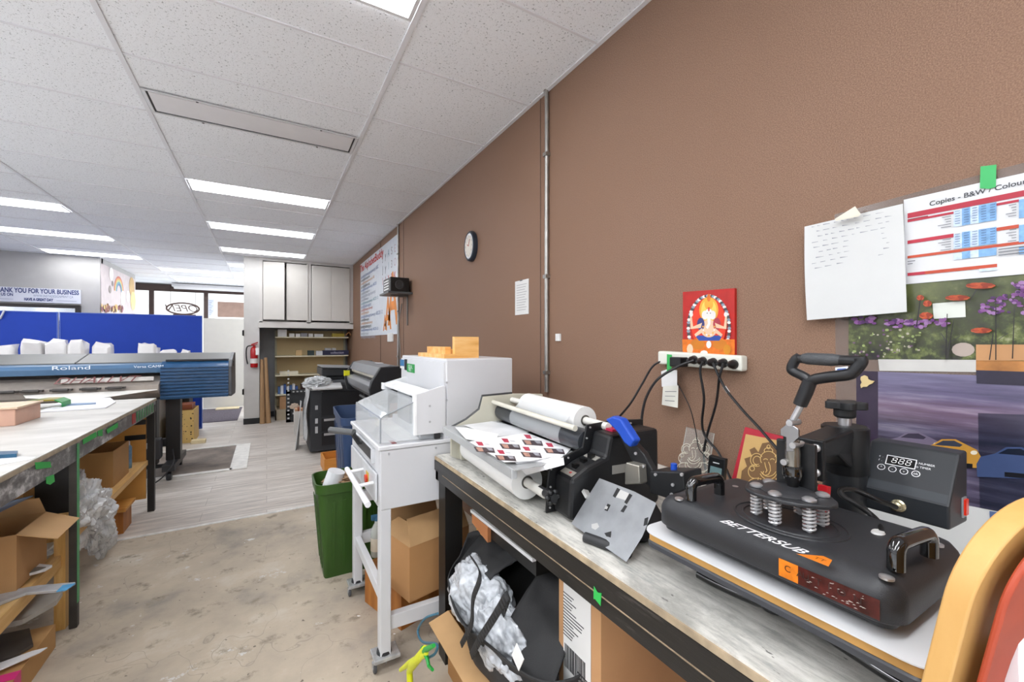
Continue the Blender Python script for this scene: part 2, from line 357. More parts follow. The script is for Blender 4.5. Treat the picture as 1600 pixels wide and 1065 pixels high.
# street side seen over the display board: a pale building face
struct('wall_street', B().box((-9, 17, 0), (4, 17.2, 5)), mat('e9e6e0', .9, 0, .05))
t = thing('shop_window_poster', at(352, 488, 'y', wy-.02), 'faded brown poster hanging in the right pane of the shop window', 'poster')
a = at(340, 471, 'y', wy-.015); b_ = at(384, 496, 'y', wy-.015)
B().box((a.x, wy-.02, b_.z), (b_.x, wy-.014, a.z)).build('sheet', mat('a08578', .6, 0, .1), t)
a = at(325, 467, 'y', wy-.015); b_ = at(335, 496, 'y', wy-.015); q = B().m(mat('dfe3ee', .5, 0, .1)).box((a.x, wy-.02, b_.z), (b_.x, wy-.014, a.z))
q.m(mat('8aa0c8', .5))
for k in range(9):
    zz = a.z-.04-(a.z-b_.z-.08)*k/9; q.box((a.x+.02, wy-.022, zz-.012), (b_.x-.03-.02*(k % 3), wy-.0205, zz))
q.build('window_notice', label='narrow white notice with small blue lines on shop window', cat='notice')
# OPEN sign seen from behind
t = thing('open_sign', at(287, 487, 'y', wy-.06), 'oval OPEN sign seen mirrored from behind in the shop window', 'sign')
dk = mat('57423c', .4); c0 = at(286, 482, 'y', wy-.09); rx = (at(312, 480, 'y', wy-.09).x-at(261, 480, 'y', wy-.09).x)/2
el = [c0+Vector((math.cos(2*PI*i/40)*rx, 0, math.sin(2*PI*i/40)*.14)) for i in range(40)]
B().tube(el, .02, 6, closed=True).build('outline_tube', dk, t)
B().text('OPEN', c0+Vector((0, 0, 0)), (-1, 0, 0), (0, 0, 1), .24, .004, shear=.3, sx=1.05).build('lettering', dk, t, kind='flat')
B().box(c0+Vector((-.2, -.01, -.19)), c0+Vector((.26, .03, -.14))).build('base_bar', dk, t)
for k in (-.25, .25): B().box((c0.x+k-.004, wy-.07, c0.z+.1), (c0.x+k+.004, wy-.062, CEIL-.01)).build('hanging_cord', dk, t)
# banner and dark framed opening on the grey back wall
a = at(-60, 446, 'y', 9.6); b_ = at(126, 475, 'y', 9.6)
x0, x1 = -4.55, b_.x; zt = at(60, 450, 'y', 9.6).z+.0; zb = at(60, 472.5, 'y', 9.6).z
t = thing('thank_you_banner', ((x0+x1)/2, 9.6, zb), 'white banner reading THANK YOU FOR YOUR BUSINESS on grey wall', 'banner')
B().box((x0, 9.6, zb), (x1, 9.62, zt)).build('sheet', mat('e6e8f2', .5, 0, .02), t)
nv = mat('2b3c78', .5, 0, .05); gy = mat('9aa0b8', .5); h = zt-zb; cxx = (at(-3, 450, 'y', 9.6).x+x1)/2
rt = Vector((1, 0, 0)); up = Vector((0, 0, 1)); yb = 9.6
B().text('THANK YOU FOR YOUR BUSINESS', (x1-.02, yb, zt-h*.22), rt, up, h*.44, .002, align='RIGHT', sx=.62, off=.003).build('lettering', nv, t, kind='flat')
B().m(nv).text('VISIT US ON', (x1-.78, yb, zt-h*.52), rt, up, h*.27, .002, align='RIGHT', sx=.7, off=.002).m(mat('8a92ac', .5)).text('WWW.INSTADESIGNPRINT.CA', (x1-.09, yb, zt-h*.54), rt, up, h*.24, .002, align='RIGHT', sx=.6).build('web_lettering', None, t, kind='flat')
B().text('HAVE A GREAT DAY', (x1-.33, yb, zt-h*.8), rt, up, h*.25, .002, align='RIGHT', sx=.62, off=.003).build('lower_lettering', nv, t, kind='flat')
B().box((x1-.29, yb-.003, zt-h*.83), (x1-.05, yb, zt-h*.81)).box((x1-1.1, yb-.003, zt-h*.83), (x1-.78, yb, zt-h*.81)).build('rule', gy, t)
zf = at(60, 474, 'y', 9.6).z; zf2 = at(60, 480, 'y', 9.6).z; xr = at(126, 480, 'y', 9.6).x
t = thing('framed_mirror', ((x0+xr)/2, 9.6, 1.2), 'dark framed wide mirror under the thank-you banner', 'mirror')
B().box((x0, 9.57, zf2), (xr, 9.625, zf-.01)).box((xr-.06, 9.57, 1.2), (xr, 9.625, zf2)).box((x0, 9.57, 1.2), (x0+.06, 9.625, zf2)).box((x0, 9.57, 1.14), (xr, 9.625, 1.2)).build('frame', mat('2c2624', .4), t)
B().box((x0+.06, 9.6, 1.2), (xr-.06, 9.622, zf2)).build('glass', mat('dfe6ee', .08, .9, 0), t)
# mural on the side wall to the window
xm = -2.47
t = thing('party_poster', (xm, 10.7, 1.2), 'pale pink poster of rainbow and balloons on corner of grey wall', 'poster')
ya, yb2 = 9.66, 11.8
B().m(mat('cfc3c3', .6, 0, .06)).box((xm-.008, ya, 1.2), (xm, yb2, at(156, 410, 'x', xm).z)).build('sheet', None, t)
d = B(); X = Vector((0, 1, 0)); Z = Vector((0, 0, 1))
def wallpt(u, v): return at(u, v, 'x', xm+.003)
c = wallpt(186, 456)
for k, cc in enumerate(('c8786a', 'd9a46a', 'b9bd8a', '6f9fae', '6a86a8')):
    r = .30-k*.035; d.m(mat(cc, .6)); A = arc(c, r, 0, 180, 16, X, Z); C = arc(c, r-.034, 0, 180, 16, X, Z)
    for i in range(16): d.f([d.v(q+Vector((k*.0003, 0, 0))) for q in (A[i], A[i+1], C[i+1], C[i])])
d.build('rainbow', None, t, kind='flat')
d = B()
for (u, v, r, cc) in ((174, 428, .12, 'ece8e4'), (192, 466, .15, 'f6f0e8'), (200, 463, .12, 'f6f0ea'), (176, 443, .05, '8d8482'), (172, 452, .07, '9d948f'), (206, 448, .2, 'c8a878'), (208, 470, .2, 'e8cf98')):
    c = wallpt(u, v); d.m(mat(cc, .6)); A = arc(c, r, 0, 360, 18, X, Z); d.f([d.v(q+Vector((.001+.0001*u/50, 0, 0))) for q in A[:-1]])
d.build('balloons', None, t, kind='flat', label='round cream and grey balloon shapes')
d = B(); rng = random.Random(3)
for k in range(60):
    c = wallpt(158+rng.random()*34, 477+rng.random()*9); r = .02+rng.random()*.03; d.m(mat(('8a5a38', '5a3a2a', 'd9b87a', '8d5560')[k % 4], .6)); A = arc(c, r, 0, 360, 7, X, Z); d.f([d.v(q+Vector((.001+k*.0001, 0, 0))) for q in A[:-1]])
d.build('beads', None, t, kind='flat', label='row of small brown and gold dots')
# ================================================================ wall_right fittings
def conduit(u, v1, v2, label, r=.012):
    y = at(u, v1, 'x', WX-.014).y; zb_ = at(u, v2, 'x', WX-.014).z
    t = thing('electrical_conduit', (WX-.014, y, zb_), label, 'conduit')
    B().tube(bez([(WX-.014, y, zb_), (WX-.014, y, 1.9), (WX-.014, y-.002, CEIL-.09), (WX-.02, y+.006, CEIL-.002)], 6), r, 10).build('pipe', mat('a8a6a2', .35, .7, .15, 20), t)
    for zz in (2.45, 1.75, 1.2):
        if zz > zb_+.05: B().box((WX-.03, y-.016, zz), (WX, y+.016, zz+.02)).build('strap', mat('9c9a96', .35, .8), t)
    return t
conduit(854, 142, 612, 'grey metal conduit running up brown wall behind the laminator')
conduit(622, 346, 600, 'grey metal conduit at the right edge of the large alphabet poster')
struct('trim_4', B().box((WX-.005, 6.05, .2), (WX, 6.062, CEIL)).box((WX-.004, 2.05, .9), (WX, 2.054, CEIL)).box((WX-.004, 4.9, .9), (WX, 4.904, CEIL)), mat('6f5a4e', .6))
# clock
c = at(739, 385, 'x', WX); t = thing('wall_clock', (WX, c.y, c.z-.11), 'small round wall clock with dark rim on brown wall', 'clock')
ry = .088; 
def disc(x, r, rz=None): return None
q = B(); q.xf = Matrix.Translation((WX, c.y, c.z)) @ Matrix.Diagonal((1, 1, 1.32, 1))
q.lathe((0, 0, 0), [(ry, 0), (ry+.004, -.012), (ry, -.034), (ry-.008, -.04), (ry-.011, -.036)], 32, 'x').build('rim', mat('2c3440', .3), t)
q = B(); q.xf = Matrix.Translation((WX, c.y, c.z)) @ Matrix.Diagonal((1, 1, 1.32, 1))
q.lathe((0, 0, 0), [(ry-.011, -.030), (ry-.014, -.0365)], 32, 'x').build('silver_ring', mat('c8c8ca', .3, .5), t)
q = B(); q.xf = Matrix.Translation((WX, c.y, c.z)) @ Matrix.Diagonal((1, 1, 1.32, 1)); fx = -.0375
q.m(mat('d9d2c6', .5)); A = arc((fx, 0, 0), ry-.022, 0, 360, 28, (0, 1, 0), (0, 0, 1)); q.f([q.v(p) for p in A[:-1]])
q.m(mat('7a7a80', .5))
for k in range(12):
    a = R(k*30); rr_ = ry-.03; q.box((fx-.001, rr_*math.cos(a)-.0018, rr_*math.sin(a)-.005), (fx-.0004, rr_*math.cos(a)+.0018, rr_*math.sin(a)+.005))
q.build('dial', None, t, kind='flat')
B().tube([(WX-.0395, c.y, c.z), (WX-.0395, c.y-.02, c.z+.05)], .0018, 6).tube([(WX-.0395, c.y, c.z), (WX-.0395, c.y+.025, c.z+.015)], .0024, 6).build('hands', mat('b9473a', .5), t)
# small paper on wall
a = at(805, 440, 'x', WX-.002); b_ = at(826, 490, 'x', WX-.002)
q = B().m(mat('dcdcda', .6, 0, .03)).box((WX-.003, b_.y, b_.z), (WX-.0005, a.y, a.z)).m(mat('9a9a9c', .6))
for k in range(11): zz = a.z-.03-k*.016; q.box((WX-.0036, b_.y+.02+(k % 3)*.012, zz), (WX-.003, a.y-.02, zz+.003))
q.m(mat('6a6a6c', .6)).box((WX-.004, a.y-.09, a.z-.005), (WX-.003, a.y-.06, a.z+.004)).build('paper_sheet', label='small white printed sheet pinned to brown wall beside the conduit', cat='paper')
B().box((WX-.01, at(876, 516, 'x', WX).y-.004, 1.39), (WX, at(868, 516, 'x', WX).y-.012, 1.43)).build('wall_marker', mat('e4e4e2', .5), label='tiny white tag on brown wall right of the conduit', cat='tag')
# big poster
a = at(563.5, 413, 'x', WX-.004); b_ = at(622, 522, 'x', WX-.004); zt = 2.72; zb = 1.485; y1, y0 = a.y, b_.y+.02
t = thing('alphabet_poster', (WX, (y0+y1)/2, zb), 'large white poster with coloured rows of lettering and orange letter A shapes', 'poster')
B().box((WX-.006, y0, zb), (WX-.001, y1, zt)).build('sheet', mat('d4d9e0', .5, 0, .03), t)
q = B(); ux = Vector((0, -1, 0)); uz = Vector((0, 0, 1)); xs = WX-.0065; rng = random.Random(5)
q.m(mat('c83a34', .5)); W_ = y1-y0
q.text('The AlphabetBuddy', (xs, y1-.30*W_-.10, zt-.09), ux, uz, .16, .0012, sx=1.3, off=.004)
cols = ['6f7fa8', '9c9fb0', 'd59a63', '7d8fb5', '5f77a8', 'd39a6a', 'a3a8b8', '3f3f45', '6a9aa8', '4a4a50', 'c85a40', '9aa0a8']
for k in range(19):
    zz = zt-.24-k*.056; q.m(mat(cols[k*7 % 12], .5)); L_ = W_*(.5+.12*math.sin(k*1.7))*(1 if k % 2 == 0 else .45)
    q.text('abcdefghijklmnopqrstuvwxyz ABCDE 1234'[:int(10+26*L_/W_/.62)], (xs, y1-.05, zz), ux, uz, .062 if k % 3 else .075, .001, align='LEFT', sx=1.25)
for r_ in range(3):
    for k in range(5):
        q.m(mat(('50505a', '4a4a52', '5b8aa0', '7a6a70', 'b9a0a8')[k] if r_ < 2 else 'c83a3a', .5)); q.text('JyASE'[k] if r_ == 0 else ('Jyl3O'[k] if r_ == 1 else 'IIYRK'[k]), (xs, y0+.75-k*.16, zt-.16-r_*.17), ux, uz, .14, .0012)
q.m(mat('e08a3c', .5)); q.text('A', (xs, y0+.62, zb+.15), ux, uz, .3, .0012, off=.006).text('A', (xs, y0+.46, zb+.26), ux, uz, .6, .0012, sx=.8, off=.012).text('A', (xs, y0+.22, zb+.42), ux, uz, .95, .0012, sx=.75, off=.016)
q.build('lettering', None, t, kind='flat')
# shelf bracket with black box
y = at(618, 458, 'x', 1.25).y
t = thing('wall_shelf', (WX, y, 1.72), 'small dark shelf on a metal bracket over the alphabet poster', 'shelf')
a = at(592, 458, 'x', 1.1); b_ = at(637, 458, 'x', WX)
ys0 = 4.55; ys1 = 4.95
zsh = at(612, 459, 'x', 1.25).z
B().box((WX-.27, ys0, zsh-.02), (WX, ys1, zsh)).build('board', mat('55585a', .4), t)
B().box((WX-.012, 4.72, zsh-.36), (WX, 4.75, zsh-.02)).box((WX-.2, 4.72, zsh-.034), (WX, 4.75, zsh-.02)).build('bracket', mat('7a7672', .4, .6), t)
B().tube(bez([(WX-.01, 4.95, zsh-.1), (WX-.02, 5.05, 1.6), (WX-.015, 5.0, 1.2), (WX-.015, 5.1, .9)], 6), .006, 6).build('power_cable', mat('8c8a88', .5), label='loose grey cable hanging beside poster conduit', cat='cable')
t = thing('desktop_speaker', (WX-.14, 4.75, zsh), 'black box speaker sitting on the small wall shelf', 'speaker')
B().box((WX-.24, ys0+.03, zsh), (WX-.03, ys1-.05, zsh+.16)).build('cabinet', mat('161616', .35), t, bevel=.008)
q = B(); q.lathe((WX-.14, ys0+.03, zsh+.08), [(.05, 0), (.05, -.006), (.035, -.008), (.03, -.002)], 20, 'y').build('driver', mat('3c3c3e', .3), t)
q = B().m(mat('e4e4e4', .5))
for k in range(4): q.box((WX-.244, ys0+.1, zsh+.03+k*.03), (WX-.24, ys0+.3, zsh+.045+k*.03))
q.build('label', None, t, label='white printed stripes')
a = at(612, 553-20, 'x', WX)
box('wall_socket', (WX-.02, at(614, 530, 'x', WX).y-.03, 1.39), (WX, at(609, 530, 'x', WX).y+.05, 1.5), mat('e2e2e0', .4), label='white wall socket under the alphabet poster', cat='socket')
# ================================================================ cabinet and shelving at the back
cw = mat('d3cfcb', .5, 0, .02); y = 8.25
t = thing('wall_cabinet', (.65, y, 1.65), 'pale grey cupboard of four flat doors up at the ceiling', 'cabinet')
z0 = 1.65; z1 = CEIL
B().box((-.11, y, z0), (WX, 8.9, z0+.09)).box((-.11, y, z1-.05), (WX, 8.9, z1-.002)).box((-.11, y, z0), (-.06, 8.9, z1-.05)).box((1.35, y, z0), (WX, 8.9, z1-.05)).box((.62, y, z0), (.69, 8.88, z1-.05)).box((-.11, 8.86, z0), (WX, 8.9, z1-.05)).build('body', cw, t)
B().box((-.13, y-.03, z0-.02), (WX, y, z0+.07)).build('rail', cw, t, bevel=.004)
for k, (xa, xb, dep, az) in enumerate(((-.05, .275, .0, -10), (.30, .64, .0, 0), (.70, 1.03, 0, 0), (1.032, 1.35, 0, 0))):
    d = thing('tmp', (0, 0, 0), None, None)
    COL.objects.unlink(d); bpy.data.objects.remove(d)
    q = B(); q.box((xa, y-.022, z0+.12), (xb, y-.002, z1-.07), rotm(0, 0, az), (xa, y-.002, 0)); q.build('door', mat('d6d2cc', .45, 0, .02), t, bevel=.003)
for k, zz in enumerate((at(382, 520, 'y', 8.24).z, at(381, 612, 'y', 8.24).z)):
    q = thing('black_latch', (-.335, 8.3, zz), ('upper' if k == 0 else 'lower')+' black latch on the free edge of the pale partition', 'latch')
    B().box((-.344, 8.235, zz-.05), (-.33, 8.3, zz+.05)).build('plate', mat('1a1a1a', .4), q, bevel=.004); B().cyl((-.345, 8.236, zz-.045), (-.345, 8.236, zz+.045), .012, 12).build('pin', mat('1a1a1a', .4), q)
# shelving
t = thing('shelving_unit', (.75, 8.5, 0), 'cream pegboard shelving unit under the wall cabinet', 'shelves')
sx0, sx1 = .13, 1.36
B().box((sx0, 8.84, .1), (sx1, 8.87, 1.6)).build('pegboard', M['peg'], t)
sm = mat('d9d2b8', .45, 0, .03)
B().box((sx0, 8.4, 0), (sx0+.02, 8.85, .22)).box((sx0, 8.4, 0), (sx1, 8.43, .16)).box((sx0, 8.4, .16), (sx1, 8.85, .19)).build('base', mat('b6a890', .5, 0, .05), t)
for xx in (sx0, sx1-.03): B().box((xx, 8.8, 0), (xx+.03, 8.86, 1.6)).build('upright', mat('a8a48c', .5), t)
SH = [at(500, 551.5-24+.0, 'y', 8.45).z]
SH = [at(490, v, 'y', 8.45).z for v in (526, 555, 584, 613)]
for z in SH: B().box((sx0, 8.42, z-.022), (sx1, 8.84, z)).build('shelf', sm, t, bevel=.003)
def bk(name, u0, u1, k, h, c, label, cat, dep=.12, yy=8.48, **kw):
    xa = at(u0, 560, 'y', yy).x; xb = at(u1, 560, 'y', yy).x
    return box(name, (xa, yy, SH[k]), (xb, yy+dep, SH[k]+h), c if not isinstance(c, str) else mat(c, .5), label=label, cat=cat, bevel=.003, **kw)
g = 'boxes on the top shelf of the pegboard unit'
bk('paper_stack', 434, 448, 0, .13, 'dcdcdc', 'tall stack of white paper at left end of the top shelf', 'paper')
bk('white_box', 452, 460, 0, .06, 'e2e0de', 'white box beside the paper stack on the top shelf', 'box', group=g)
bk('white_box', 462, 469, 0, .055, 'e0e0de', 'second white box from the paper stack, top shelf', 'box', group=g)
bk('grey_box', 470, 480, 0, .07, '9a9aa2', 'grey box in the middle of the top shelf', 'box', group=g)
bk('white_box', 482, 489, 0, .06, 'e4e4e4', 'white box just right of the grey box, top shelf', 'box', group=g)
bk('white_box', 491, 505, 0, .055, 'dedee0', 'widest white box of the top shelf, left of the yellow one', 'box', group=g)
bk('yellow_box', 519, 538, 0, .07, 'b09a3a', 'yellow box at right end of the top shelf', 'box', group=g)
q = B().tube(bez([at(540, 524, 'y', 8.48), at(545, 519, 'y', 8.48), at(548, 524, 'y', 8.48)], 5), .012, 8); q.build('tape_roll', mat('c08a5a', .5), label='small looped tape roll beside the yellow box', cat='tape')
bk('brown_box', 462, 472, 1, .1, 'c8a878', 'small tan box alone on the second shelf', 'box')
bk('desk_clock', 481, 491, 1, .09, '3c4a4c', 'dark framed desk item on the second shelf', 'clock')
bk('white_box', 494, 504, 1, .08, 'd8dade', 'white box left of the navy carton on second shelf', 'box')
o = bk('navy_carton', 504, 545, 1, .09, '2c2c4a', 'long navy carton with pale lettering on second shelf', 'box')
zz = SH[1]; B().text('collection', (at(527, 560, 'y', 8.478).x, 8.4795, zz+.045), (1, 0, 0), (0, 0, 1), .06, .001).build('lettering', mat('c8c8e0', .5), o, kind='flat')
bk('silver_tin', 508, 517, 1, .13, 'cfcfd2', 'silver tin standing behind the navy carton', 'tin', yy=8.62)
bk('silver_tin', 519, 525, 1, .13, 'dcdcdc', 'white tin standing behind the navy carton', 'tin', yy=8.62)
bk('long_cream_box', 437, 466, 2, .06, 'd9d3c0', 'long flat cream box on the third shelf', 'box')
t_ = 'packets on the fourth shelf'
for k in range(7):
    bk('blue_packet', 434+k*4.6, 438+k*4.6, 3, .13+.02*(k % 3), ('4a6a9a', 'dfe2ea', '3a5a9a', 'cfd6e2')[k % 4], ('leftmost', 'second', 'third', 'middle', 'fifth', 'sixth', 'rightmost')[k]+' of the blue and white packets on the fourth shelf', 'packet', group=t_)
bk('dark_box', 470, 498, 3, .16, '3a2622', 'dark brown box on the fourth shelf behind the copier', 'box', yy=8.6)
# bottom shelf items
box('brown_carton', (.2, 8.45, .19), (.34, 8.7, .42), mat('b98f68', .7, 0, .08), label='brown carton on the lowest shelf of the pegboard unit', cat='box')
# dark slotted rack
t = thing('slotted_bin_rack', (.37, 8.1, 0), 'dark grey slotted metal rack standing before the shelving', 'rack')
dm = mat('3c3f42', .5, .2, .1); xa, xb = at(447, 600, 'y', 8.1).x, at(482, 600, 'y', 8.1).x; zt = at(460, 609, 'y', 8.1).z
q = B()
q.box((xa, 8.1, 0), (xa+.07, 8.16, zt)).box((xb-.05, 8.1, 0), (xb, 8.16, zt)).box((xa, 8.1, zt-.06), (xb, 8.16, zt)).box((xa, 8.1, zt-.45), (xb, 8.16, zt-.36)).box((xa, 8.1, 0), (xb, 8.16, .05)).box((xa, 8.14, 0), (xb, 8.16, zt))
q.build('frame', dm, t)
q = B().m(mat('c4c6c6', .5))
for k in range(13): q.box((xa+.02, 8.096, .06+k*.068), (xa+.05, 8.1, .085+k*.068))
for k in range(5): q.box((xa+.1+k*.06, 8.096, zt-.42), (xa+.13+k*.06, 8.1, zt-.39)).box((xa+.1+k*.06, 8.096, zt-.04), (xa+.13+k*.06, 8.1, zt-.02))
q.build('slots', None, t, label='rows of pale slots')
B().ball((.42, 8.085, zt-.28), .07, 3, (1, .3, .7), .4, 3, 2, True).build('paper_scrap', mat('cbb8a6', .7), label='crumpled pale paper stuck in the slotted rack', cat='paper', kind='flat')
# fire extinguisher
c = at(397, 556, 'y', 8.2); t = thing('fire_extinguisher', (c.x, 8.19, c.z-.2), 'red fire extinguisher hanging on the pale partition', 'fire extinguisher')
red = mat('b3161a', .25, 0, .05, coat=.5)
B().lathe((c.x, 8.19, c.z-.19), [(.05, 0), (.056, .015), (.056, .28), (.045, .33), (.02, .35), (.02, .37)], 20).build('cylinder', red, t)
B().lathe((c.x, 8.19, c.z-.12), [(.0575, 0), (.0575, .08)], 20).build('label', mat('e4e0dc', .5), t, label='white instruction label').active_material
B().box((c.x-.045, 8.15, c.z+.18), (c.x+.05, 8.19, c.z+.195), rotm(0, -14, 0)).box((c.x-.045, 8.15, c.z+.2), (c.x+.06, 8.19, c.z+.22), rotm(0, -22, 0)).build('handle', mat('a01c1e', .3), t)
B().tube(bez([(c.x-.02, 8.17, c.z+.18), (c.x-.1, 8.16, c.z+.15), (c.x-.11, 8.15, c.z), (c.x-.09, 8.15, c.z-.13)], 6), .01, 8).build('hose', mat('1c1c1c', .4), t)
B().box((c.x+.02, 8.14, c.z+.02), (c.x+.07, 8.145, c.z+.14)).build('tag', mat('f0f0f0', .5), t, label='white inspection tag')
# brown paper rolls in the corner
for k, (u0, u1, zb_, lb) in enumerate(((404.5, 409, 1.09, 'left'), (413, 415.5, 1.12, 'right'))):
    xb = at(405+k*9, 660, 'y', 8.3-.06*k).x+.02; xt = xb+.02-.03*k
    B().tube([(xb+.03, 8.19+.02*k, .005), (xt, 8.22, zb_)], [.042, .024], 16).build('brown_paper_roll', mat('a98763', .7, 0, .08, stretch=(8, 8, 1)), label=lb+' tall brown cardboard tube leaning by the partition', cat='paper roll', group='brown tubes leaning in the corner')
# ================================================================ far middle: display boards, divider, mats
def xz(u, v, y): p = at(u, v, 'y', y); return p
blue = mat('0b3aa6', .6, 0, .04); gt = mat('c9ccd2', .4, .3)
ytop = at(200, 490, 'y', 8.1).z; yb = 8.1
x2 = at(316, 494, 'y', yb).x; x1 = at(91, 490, 'y', yb).x; x0 = x1-1.75
for k, (a, b_, l) in enumerate(((x1+.012, x2, 'right-hand blue fabric display board behind the wide printer'), (x0, x1-.004, 'left-hand blue fabric display board with thin pale trim'))):
    t = thing('display_board', ((a+b_)/2, yb, 0), l, 'display board', group='blue display boards')
    B().box((a+.012, yb, .05), (b_-.012, yb+.03, ytop-.012)).build('fabric_panel', blue, t)
    B().box((a, yb-.004, .02), (a+.012, yb+.034, ytop)).box((b_-.012, yb-.004, .02), (b_, yb+.034, ytop)).box((a+.012, yb-.004, ytop-.012), (b_-.012, yb+.034, ytop)).box((a+.012, yb-.004, .02), (b_-.012, yb+.034, .05)).build('frame', mat('4a66b8', .4, 0), t)
    for q in (a+.04, b_-.1): B().box((q, yb-.12, 0), (q+.06, yb+.15, .02)).build('foot', gt, t)
c = at(4, 492, 'y', 8.05); B().tube([at(7, 484, 'y', 8.08), at(0, 498, 'y', 8.08)], .012, 6).build('corner_strip', gt, label='pale strip across the corner at the left of blue board', cat='strip')
yd = 10.55; xa = at(317.5, 500, 'y', yd).x; xb = -.3; zd = at(350, 497.5, 'y', yd).z
t = thing('partition_panel', ((xa+xb)/2, yd, 0), 'plain off-white divider panel right of the blue boards', 'divider')
B().box((xa, yd, .02), (xb, yd+.04, zd)).build('panel', mat('d7d3c9', .6, 0, .02), t); B().box((xa, yd-.1, 0), (xa+.05, yd+.14, .02)).box((xb-.3, yd-.1, 0), (xb-.25, yd+.14, .02)).build('foot', gt, t)
# counter with wrapped stacks
t = thing('counter', (-3, 7.2, 0), 'low white counter behind the wide printer', 'counter')
B().box((-5, 6.9, .96), (-.93, 7.6, 1.0)).build('worktop', WHITE(), t)
B().box((-4.95, 6.95, 0), (-1.25, 7.55, .96)).box((-1.25, 7.5, .6), (-.96, 7.55, .96)).build('base', mat('bfbcb8', .6), t)
wrap = mat('e8e6e6', .25, 0, .05, spec=.8)
for k, (u0, u1, v, l) in enumerate(((-12, 21, 538, 'wrapped stack at the left edge of the photo'), (31, 66, 531, 'tallest wrapped stack, second from the left'), (69, 104, 532, 'wrapped stack in the slumping double bundle, left half'), (103, 132, 532, 'wrapped stack in the double bundle, right half'), (142, 173, 536, 'wrapped stack standing alone in the middle'), (214, 244, 536, 'square wrapped stack right of the gap'), (249, 275, 547, 'low wrapped bundle near the right end'), (280, 297, 548, 'lowest wrapped bundle, rightmost'))):
    yy = 7.05; a = at(u0, v, 'y', yy); b_ = at(u1, v, 'y', yy); w_ = b_.x-a.x
    q = B(); q.rr(a.x, b_.x, yy, yy+min(w_, .3), .03, [(1.0, .01), (1.02, 0), (a.z-.06, .0), (a.z-.02, .012), (a.z, .03)], 5)
    for vv in q.bm.verts:
        if vv.co.z > 1.03: n_ = noise.noise(vv.co*22+Vector((k, 0, 0))); vv.co.x += n_*.03; vv.co.y += n_*.02; vv.co.z += noise.noise(vv.co*16+Vector((5+k, 0, 0)))*.055
    t = q.build('wrapped_stack', wrap, label=l+', behind the wide printer', cat='wrapped stack', group='plastic wrapped stacks on the counter')
box('dark_cabinet', (-1.8, 7.64, 0), (-.99, 7.98, .9), mat('3a3836', .6, 0, .1), label='dark cabinet behind the dotted box under the wide printer', cat='cabinet')
# door mat, dark patch with white tape
struct_ = None
box('door_mat', (-1.6, 8.75, .004), (-.45, 10.45, .012), M['carpet'], label='dark grey entrance mat on the floor by the display boards', cat='mat')
p0, p1, p2, p3 = at(255, 741, 'z', .004), at(362, 729, 'z', .004), at(372, 697, 'z', .004), at(262, 706, 'z', .004)
px0, px1, py0, py1 = -1.6, -.33, 5.45, 6.6
box('floor_mat', (px0, py0, .004), (px1, py1, .009), M['carpetp'], label='brown-grey mat with white taped edges beside the wide printer', cat='mat')
wt = mat('e6e4df', .5, 0, .12, 14)
B().box((px0, py0-.09, .005), (px1+.0, py0-.02, .014), rotm(0, 0, .5)).build('tape_strip', wt, label='white tape along the near edge of the brown-grey mat', cat='tape')
B().box((px1-.02, py0-.08, .005), (px1+.14, py1+.06, .014)).build('tape_strip', wt, label='broad white strip along the right edge of the mat', cat='tape')
B().box((px0, py1, .005), (px1, py1+.05, .016), rotm(0, 0, 1)).build('tape_strip', wt, label='thin white tape along the far edge of the brown-grey mat', cat='tape')
B().box((-.9, 10.2, .012), (-.5, 10.5, .03)).build('paper_sheet', mat('d9c9a4', .6), label='cream papers at the foot of the off-white divider', cat='paper')
# spotty wooden box
t = thing('spotted_box', (-1.0, 7.3, 0), 'tan wooden box with black dots under the wide printer', 'box')
tx = mat('d2b06c', .6, 0, .1); a = at(274, 640, 'y', 7.12); b_ = at(303, 692, 'y', 7.12); zt = at(290, 641, 'y', 7.12).z
B().box((a.x-.1, 7.12, .0), (b_.x, 7.135, zt)).box((b_.x-.012, 7.135, 0), (b_.x, 7.6, zt)).box((a.x-.1, 7.585, 0), (b_.x-.012, 7.6, zt)).box((a.x-.1, 7.135, 0), (b_.x-.012, 7.585, .02)).box((a.x-.1, 7.135, .02), (a.x-.088, 7.585, zt)).build('box_body', tx, t)
q = B().m(mat('2a2420', .6)); rng = random.Random(2)
for k in range(42):
    xx = a.x-.05+rng.random()*(b_.x-a.x+.04); zz = .05+rng.random()*(zt-.08); r_ = .004+rng.random()*.007; q.f([q.v(p) for p in arc((xx, 7.1195, zz), r_, 0, 360, 8, (1, 0, 0), (0, 0, 1))[:-1]])
q.build('dots', None, t, kind='flat', label='scattered black dots')
B().box((b_.x-.02, 7.0, 0), (b_.x+.14, 7.12, .05)).build('block', mat('d9c8a0', .6), t)
box('brown_carton', (a.x, 7.2, zt), (b_.x-.03, 7.5, zt+.07), mat('8a4a2c', .6), label='reddish brown box on top of the dotted box', cat='box')
# ================================================================ wide format printer
t = thing('wide_format_printer', (-1.9, 5.5, 0), 'wide blue and grey format printer on a black wheeled stand', 'printer')
xr = -.324; xc = -.922; xl = -3.6; yf = 5.3
pg = mat('6a6a68', .35, .1, .06); pbl = mat('264f78', .35, 0, .05, coat=.2); prl = mat('4c6f92', .3, 0, .05, coat=.3); dk = mat('26262a', .45)
zt0 = at(300, 551, 'y', 5.78).z; zt1 = at(300, 568, 'y', 5.36).z
def prof(x0_, x1_, pts, name, mt, bev=.004, parent=t): return B().prism([(x0_, y, z) for y, z in pts], (x1_-x0_, 0, 0)).build(name, mt, parent, bevel=bev)
zc = [at(300, v, 'y', yf).z for v in (566, 572, 622)]
prof(xl, xr-.02, [(5.42, zc[0]+.01), (5.76, zt0), (5.9, zt0), (5.95, .85), (5.6, .8), (5.6, 1.1), (5.42, zc[0]-.02)], 'top_cover', pg)
